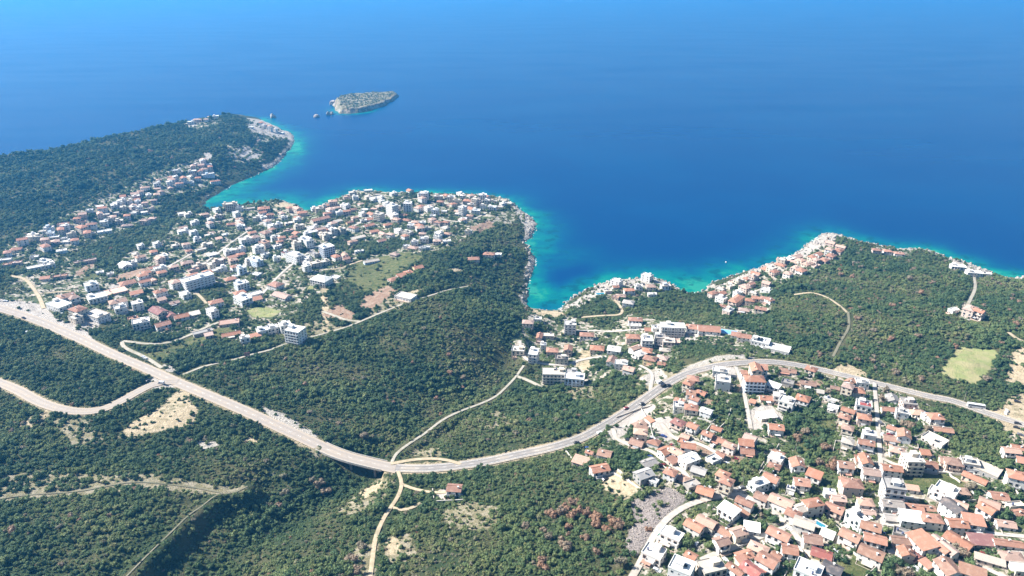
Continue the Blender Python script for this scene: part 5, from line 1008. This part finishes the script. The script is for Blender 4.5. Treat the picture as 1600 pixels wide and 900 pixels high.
# cars parked beside the village houses
vr = random.Random(21); spots = [h for h in HOUSES if 960 < float(h[6][0]) < 1590 and float(h[6][1]) > 600]
NCAR = 0
for h in vr.sample(spots, len(spots)):
    if NCAR >= 34: break
    an = vr.uniform(0, 6.283); x, y = h[1]+9*math.cos(an), h[2]+9*math.sin(an)
    if float(field_at(OCC, x, y)) < 2.6 or not .8 < float(field_at(RD, x, y)) < 12 or float(field_at(A_['grass'], x, y)) > .3: continue
    NCAR += 1; q2 = vr.choice('wwsskgrb'); z = float(hgt(x, y)); px, py, _ = project(np.array([x, y, z])); px, py = float(px), float(py)
    e = bpy.data.objects.new('parked_car', None); COL.objects.link(e); e.location = (x, y, z+.12); e.rotation_euler.z = h[5]+vr.choice((0, 1.57))
    sh_ = SHELL['car']; L, W, Hh = sh_['dim']; part('body', sh_['body'], e, (0, 0, 0), color=CC[q2]); part('window', sh_['window'], e, (0, 0, 0))
    for sx in (-.31, .31):
        for sy in (-1, 1): part('wheel', sh_['wheel'], e, (sx*L, sy*(W/2-.1), .33))
    e['category'] = 'car'; e['group'] = 'vehicles on the roads and yards'; THINGS.append([e, f'{CN[q2]} car parked in a house yard', 'car', px, py])
# utility poles
def pole(px, py, hgt_m=8.5):
    w = cast(np.array([px]), np.array([py]), 0)[0]; e = bpy.data.objects.new('utility_pole', None); COL.objects.link(e); e.location = tuple(w)
    V, F = tube_geo((0, 0, -.5), .16, hgt_m+.5, 8, .1); mesh_obj('post', V, F, M['bark'], e, color=(.30, .27, .24))
    V, F = box(0, 0, hgt_m-.9, 2.0, .14, .16); mesh_obj('crossarm', V, F, M['bark'], e, color=(.28, .26, .23))
    e['category'] = 'pole'; e['group'] = 'utility poles'; THINGS.append([e, 'thin grey utility pole', 'pole', px, py])
for px, py in [(1378, 716), (1379, 800), (1377, 650), (1160, 762), (1243, 704), (533, 489), (508, 509), (1506, 627), (1276, 566), (1128, 603), (1300, 885), (1010, 690), (610, 755), (1480, 700), (1322, 838)]: pole(px, py)
# lattice hoarding beside the concrete track
w = cast(np.array([387.0]), np.array([560.0]))[0]; e = bpy.data.objects.new('hoarding', None); COL.objects.link(e); e.location = tuple(w); e.rotation_euler.z = R(20)
tag(e, 'reddish roadside hoarding on posts beside the concrete track', 'hoarding')
for sx in (-1.6, 1.6): mesh_obj('post', *box(sx, 0, -.5, .25, .25, 4.2), M['metal'], e, color=(.3, .12, .1))
mesh_obj('board', *box(0, -.2, 2.6, 4.6, .16, 3.2), M['metal'], e, color=(.42, .2, .16))
# garden walls: low stone walls following the ground
WALLS = [("935,748 958,740 1000,765", 'beige yard wall beside the orange-roofed roadside house'), ("1100,690 1135,660 1142,640", 'pale wall climbing beside the wooded slope'), ("1186,742 1205,716 1217,695", 'thin wall down the bushy slope above the lane'), ("1448,738 1500,742 1530,744", 'long pale wall along the top of the green meadow'), ("1480,738 1500,755", 'short bright wall across the green meadow'), ("1190,846 1203,862 1212,872", 'stepped wall beside the lower village lane'), ("1318,850 1348,878", 'straight white wall crossing the lower green garden'), ("1290,806 1318,834", 'pale wall beside the blue terrace pool'), ("1228,840 1250,858 1264,880", 'low wall along the diagonal village lane'), ("1582,762 1592,775 1604,785", 'curved white wall at the right end of the village'), ("1392,822 1440,830 1470,832", 'long stone wall above the orange-roofed terrace'), ("965,735 985,755", 'rusty wall across the beige yard'), ("884,706 896,720 905,727", 'white wall around the roadside yard'), ("1370,885 1350,905", 'low wall between green garden and bushes'), ("960,655 1000,640 1016,636", 'wall along the roadside parking yard'), ("1002,640 1015,662 1022,690", 'pale wall beside the gravel lane'), ("676,765 678,780", 'white wall left of the lone roadside house'), ("682,785 728,782", 'long terrace wall below the lone roadside house')]
for pts_, lab in WALLS:
    pp = P(pts_); w = resample(cast(pp[:, 0], pp[:, 1]), 2.0); w[:, 2] = hgt(w[:, 0], w[:, 1])
    if np.median(field_at(RD, w[:, 0], w[:, 1])) < 1: w[:, :2] += 1.5
    t = np.gradient(w[:, :2], axis=0); t /= np.maximum(np.hypot(t[:, 0], t[:, 1]), 1e-6)[:, None]; nr = np.stack([-t[:, 1], t[:, 0]], -1)
    V, F = [], []; o0 = w[0]
    for k in range(len(w)):
        for u, z in ((-.2, -.8), (-.2, 1.25), (.2, 1.25), (.2, -.8)): V.append(np.array([*(w[k, :2]+nr[k]*u), w[k, 2]+z])-o0)
    for k in range(len(w)-1):
        for i in range(4): F.append((k*4+i, (k+1)*4+i, (k+1)*4+(i+1) % 4, k*4+(i+1) % 4))
    F += [(3, 2, 1, 0), tuple(range(len(V)-4, len(V)))]
    o = mesh_obj('garden_wall', V, F, M['stone'], color=(.52, .48, .42)); o.location = tuple(o0); tag(o, lab, 'wall', 'garden walls')
# plot walls round the village houses
for h in vr.sample(spots, len(spots))[:95]:
    w_, d_ = float(h[6][3])*.77, float(h[6][4])*.77; ca, sa = math.cos(h[5]), math.sin(h[5]); sx, sy = vr.choice((-1, 1)), vr.choice((-1, 1))
    mg = vr.uniform(2.2, 4.5); corner = [(sx*(w_/2+mg), -sy*(d_/2+mg)), (sx*(w_/2+mg), sy*(d_/2+mg)), (-sx*(w_/2+mg)*vr.uniform(.2, 1), sy*(d_/2+mg))]
    w = resample(np.array([(h[1]+ca*a-sa*b, h[2]+sa*a+ca*b) for a, b in corner]), 1.5)
    if field_at(OCC, w[:, 0], w[:, 1]).min() < .5 or field_at(RD, w[:, 0], w[:, 1]).min() < .6: continue
    w = np.column_stack([w, hgt(w[:, 0], w[:, 1])]); t = np.gradient(w[:, :2], axis=0); t /= np.maximum(np.hypot(t[:, 0], t[:, 1]), 1e-6)[:, None]; nr = np.stack([-t[:, 1], t[:, 0]], -1)
    V, F = [], []; o0 = w[0].copy(); hh = vr.uniform(.9, 1.5)
    for k in range(len(w)):
        for u, z in ((-.17, -.8), (-.17, hh), (.17, hh), (.17, -.8)): V.append(np.array([*(w[k, :2]+nr[k]*u), w[k, 2]+z])-o0)
    for k in range(len(w)-1):
        for i in range(4): F.append((k*4+i, (k+1)*4+i, (k+1)*4+(i+1) % 4, k*4+(i+1) % 4))
    F += [(3, 2, 1, 0), tuple(range(len(V)-4, len(V)))]
    o = mesh_obj('plot_wall', V, F, M['stone'], color=vr.choice([(.5, .46, .4), (.6, .57, .52), (.38, .34, .3)])); o.location = tuple(o0); o['category'] = 'wall'; o['group'] = 'low plot walls round the village houses'
    px, py, _ = project(w[len(w)//2]); THINGS.append([o, 'low stone plot wall round a village yard', 'wall', float(px), float(py)])
# motor boat
p_ = plane(np.array([1134.]), np.array([410.]), np.array([0.]))[0]
e = bpy.data.objects.new('motor_boat', None); COL.objects.link(e); e.location = (p_[0], p_[1], .1); e.rotation_euler.z = R(70); e.scale = (.6, .6, .6); tag(e, 'tiny white motor boat on the turquoise water off the rocky shore', 'boat')
st_ = [(-3.2, 1.15), (-1, 1.3), (1.2, 1.1), (2.8, .5), (3.6, .04)]; V = []
for x, b in st_: V += [(x, -b, .9+.1*max(0, x)), (x, -b*.6, -.3), (x, b*.6, -.3), (x, b, .9+.1*max(0, x))]
F = [(k*4+i, (k+1)*4+i, (k+1)*4+i+1, k*4+i+1) for k in range(4) for i in range(3)]+[(k*4+3, (k+1)*4+3, (k+1)*4, k*4) for k in range(4)]+[(0, 1, 2, 3), (19, 18, 17, 16)]
mesh_obj('hull', V, F, M['car'], e, color=(.8, .8, .8)); mesh_obj('cabin', *box(-.2, 0, .85, 2.0, 1.5, .9), M['car'], e, color=(.75, .76, .78)); mesh_obj('outboard_motor', *box(-3.35, 0, -.2, .35, .4, 1.4), M['rubber'], e)

# ------------------------------------------------------------------ labels: each thing is told apart by its look and by what it stands nearest to
MARKS = [(1008, 812, 'the rubble slope'), (1510, 572, 'the square field'), (1180, 588, 'the orange-roofed hotel'), (1130, 588, 'the white roadside block'), (1284, 864, 'the yellow red-roofed house'), (1301, 886, 'the dark-grey roof'), (1281, 821, 'the blue terrace pool'), (1045, 840, 'the green rooftop pool'), (1470, 748, 'the green meadow'), (1535, 843, 'the maroon lean-to'), (1427, 715, 'the cream block'), (1051, 509, 'the unfinished hotel'), (865, 580, 'the balconied block'), (856, 487, 'the cove beach'), (1138, 519, 'the blue court'), (1151, 468, 'the long seaside hotel'), (1300, 397, 'the rocky point'), (1515, 422, 'the white coast blocks'), (308, 433, 'the banded block'), (502, 435, 'the white pyramid villa'), (461, 514, 'the white five-storey block'), (511, 385, 'the glassy dark block'), (624, 320, 'the twin towers'), (662, 302, 'the shore tower'), (500, 341, 'the long orange roof'), (748, 313, 'the headland blocks'), (150, 490, 'the roadside hall'), (66, 415, 'the L-shaped white building'), (163, 361, 'the lone white villa'), (325, 272, 'the blue-white terrace'), (380, 238, 'the hillside terraces'), (440, 318, 'the sandy cove'), (600, 425, 'the sunlit clearing'), (968, 755, 'the beige yard'), (560, 715, 'the road bridge'), (710, 765, 'the lone roadside house'), (240, 585, 'the road junction'), (1397, 757, 'the tall grey block'), (1350, 631, 'the red roof terrace'), (985, 450, 'the small headland'), (1580, 655, 'the roadside car park'), (940, 730, 'the walled orange-roofed farm'), (1520, 482, 'the pink lone villa'), (890, 805, 'the russet hollow'), (1270, 690, 'the village wood'), (430, 430, 'the town centre wood'), (700, 385, 'the headland wood')]
ORD = ['', 'second', 'third', 'fourth', 'fifth', 'sixth', 'seventh', 'eighth', 'ninth', 'tenth', 'eleventh', 'twelfth', 'thirteenth', 'fourteenth', 'fifteenth', 'sixteenth', 'seventeenth', 'eighteenth', 'nineteenth', 'twentieth']
by = {}
for th in THINGS: by.setdefault(th[1], []).append(th)
MX = np.array([[m[0], m[1]] for m in MARKS], float)
for ph, L in by.items():
    D = np.hypot(np.array([t[3] for t in L], float)[:, None]-MX[None, :, 0], np.array([t[4] for t in L], float)[:, None]-MX[None, :, 1])
    rank = np.argsort(np.argsort(D, axis=0, kind='stable'), axis=0, kind='stable')
    cost = rank*45.0 + D + np.where(D < 12, 500, 0); cost = np.where(rank >= len(ORD), 1e6, cost)
    for i, th in enumerate(L):
        k = int(np.argmin(cost[i])); mk = MARKS[k][2]; r_ = int(rank[i, k])
        noun = th[2] if th[2] in ('house', 'shed', 'car', 'van', 'bus', 'pole', 'wall') else 'block' if 'block' in th[2] else th[0]['category']
        lab = f"{ph}, nearest such {noun} to {mk}" if r_ == 0 else f"{ph}, {ORD[r_]} nearest such {noun} to {mk}"
        if len(lab.split()) > 16: lab = lab.replace(f' such {noun} to', ' to')
        th[0]['label'] = ' '.join(lab.split()[:16])
SPECIAL = {(308, 433): 'long white four-storey block with dark shaded balcony bands in the left town', (502, 434): 'large white villa with a broad pyramid roof beside the sunlit clearing', (1179, 591): 'largest orange-roofed hotel, bluish front wall shaded, above the village', (1051, 508): 'unfinished white hotel with gridded concrete bays above the cove', (461, 514): 'white five-storey block standing alone beside the concrete track', (150, 490): 'long pale flat-roofed hall beside the paved roadside plaza', (1151, 466): 'long pink seaside hotel with orange hipped roof, in the right cove cluster', (865, 581): 'cream four-storey block with balcony rows below the cove beach', (1284, 864): 'yellow-walled house with bright red gabled roof on the lower village lane', (710, 762): 'lone orange-roofed house just below the main road near the bridge', (662, 301): 'white shore tower, rightmost tall block standing alone at the water edge', (1045, 842): 'white terraced house with a green rooftop pool beside the rubble slope', (1189, 531): 'white modern house with dark solar panels on its flat roof', (510, 384): 'bluish five-storey block with dark glazed front in the town', (64, 416): 'long white flat-roofed wing of the L-shaped building at far left', (1397, 757): 'tall grey-roofed white block beside the straight village lane', (500, 341): 'long narrow house with the longest orange roof in the far town', (1214, 544): 'wide low white canopy roof dotted with vents right of the solar house'}
for (x, y), lab in SPECIAL.items(): find(x, y)[0]['label'] = lab
# ------------------------------------------------------------------ light, sky, air
SUN_EL = R(40); SUN_AZ_VEC = Vector((-1.0, .25, 0)).normalized()      # towards the sun: left and a little ahead
to_sun = Vector((SUN_AZ_VEC.x*math.cos(SUN_EL), SUN_AZ_VEC.y*math.cos(SUN_EL), math.sin(SUN_EL)))
sd = bpy.data.lights.new('sun', 'SUN'); sd.energy = 5.0; sd.angle = R(.53); sd.color = (1, .955, .89)
so = bpy.data.objects.new('sun', sd); COL.objects.link(so); so.rotation_euler = (-to_sun).to_track_quat('-Z', 'Y').to_euler(); so.location = (-300, 100, 900)
W = bpy.data.worlds.new('World'); S.world = W; W.use_nodes = True; nt = W.node_tree
bg = nt.nodes['Background']; sk = nt.nodes.new('ShaderNodeTexSky'); sk.sky_type = 'NISHITA'; sk.sun_disc = False
sk.sun_elevation = SUN_EL; sk.sun_rotation = math.atan2(to_sun.x, to_sun.y); sk.altitude = 300; sk.air_density = 1.0; sk.dust_density = .8; sk.ozone_density = .6
nt.links.new(sk.outputs[0], bg.inputs[0]); bg.inputs[1].default_value = .055
# air between the camera and the far shore
LOW = min(float(Z[COASTD > -50].min()), 0)-1.5
V, F = box(0, 12000, LOW, 70000, 60000, -LOW+CAM_H+25)
hz_ = bpy.data.materials.new('haze'); hz_.use_nodes = True; t_ = hz_.node_tree
for q in list(t_.nodes): t_.nodes.remove(q)
ou = t_.nodes.new('ShaderNodeOutputMaterial'); pv = t_.nodes.new('ShaderNodeVolumePrincipled'); t_.links.new(pv.outputs[0], ou.inputs['Volume'])
pv.inputs['Color'].default_value = (.075, .44, 1, 1); pv.inputs['Density'].default_value = .00013; pv.inputs['Anisotropy'].default_value = .2
hb = mesh_obj('haze', V, F, hz_); tag(hb, kind='stuff')
# ------------------------------------------------------------------ render settings
S.render.engine = 'CYCLES'; S.view_settings.view_transform = 'Standard'; S.view_settings.look = 'None'; S.view_settings.gamma = 1; S.view_settings.use_curve_mapping = False
S.view_settings.exposure = 1.4
S.cycles.max_bounces = 6; S.cycles.diffuse_bounces = 1; S.cycles.glossy_bounces = 2; S.cycles.transmission_bounces = 2; S.cycles.volume_bounces = 0; S.cycles.transparent_max_bounces = 4
S.cycles.use_denoising = True; S.cycles.denoising_prefilter = 'ACCURATE'; S.cycles.caustics_reflective = False; S.cycles.caustics_refractive = False
S.cycles.use_adaptive_sampling = True; S.cycles.adaptive_threshold = .02
S.cycles.volume_step_rate = 10; S.cycles.volume_max_steps = 64
print('objects', len(bpy.data.objects), 'things', len(THINGS))
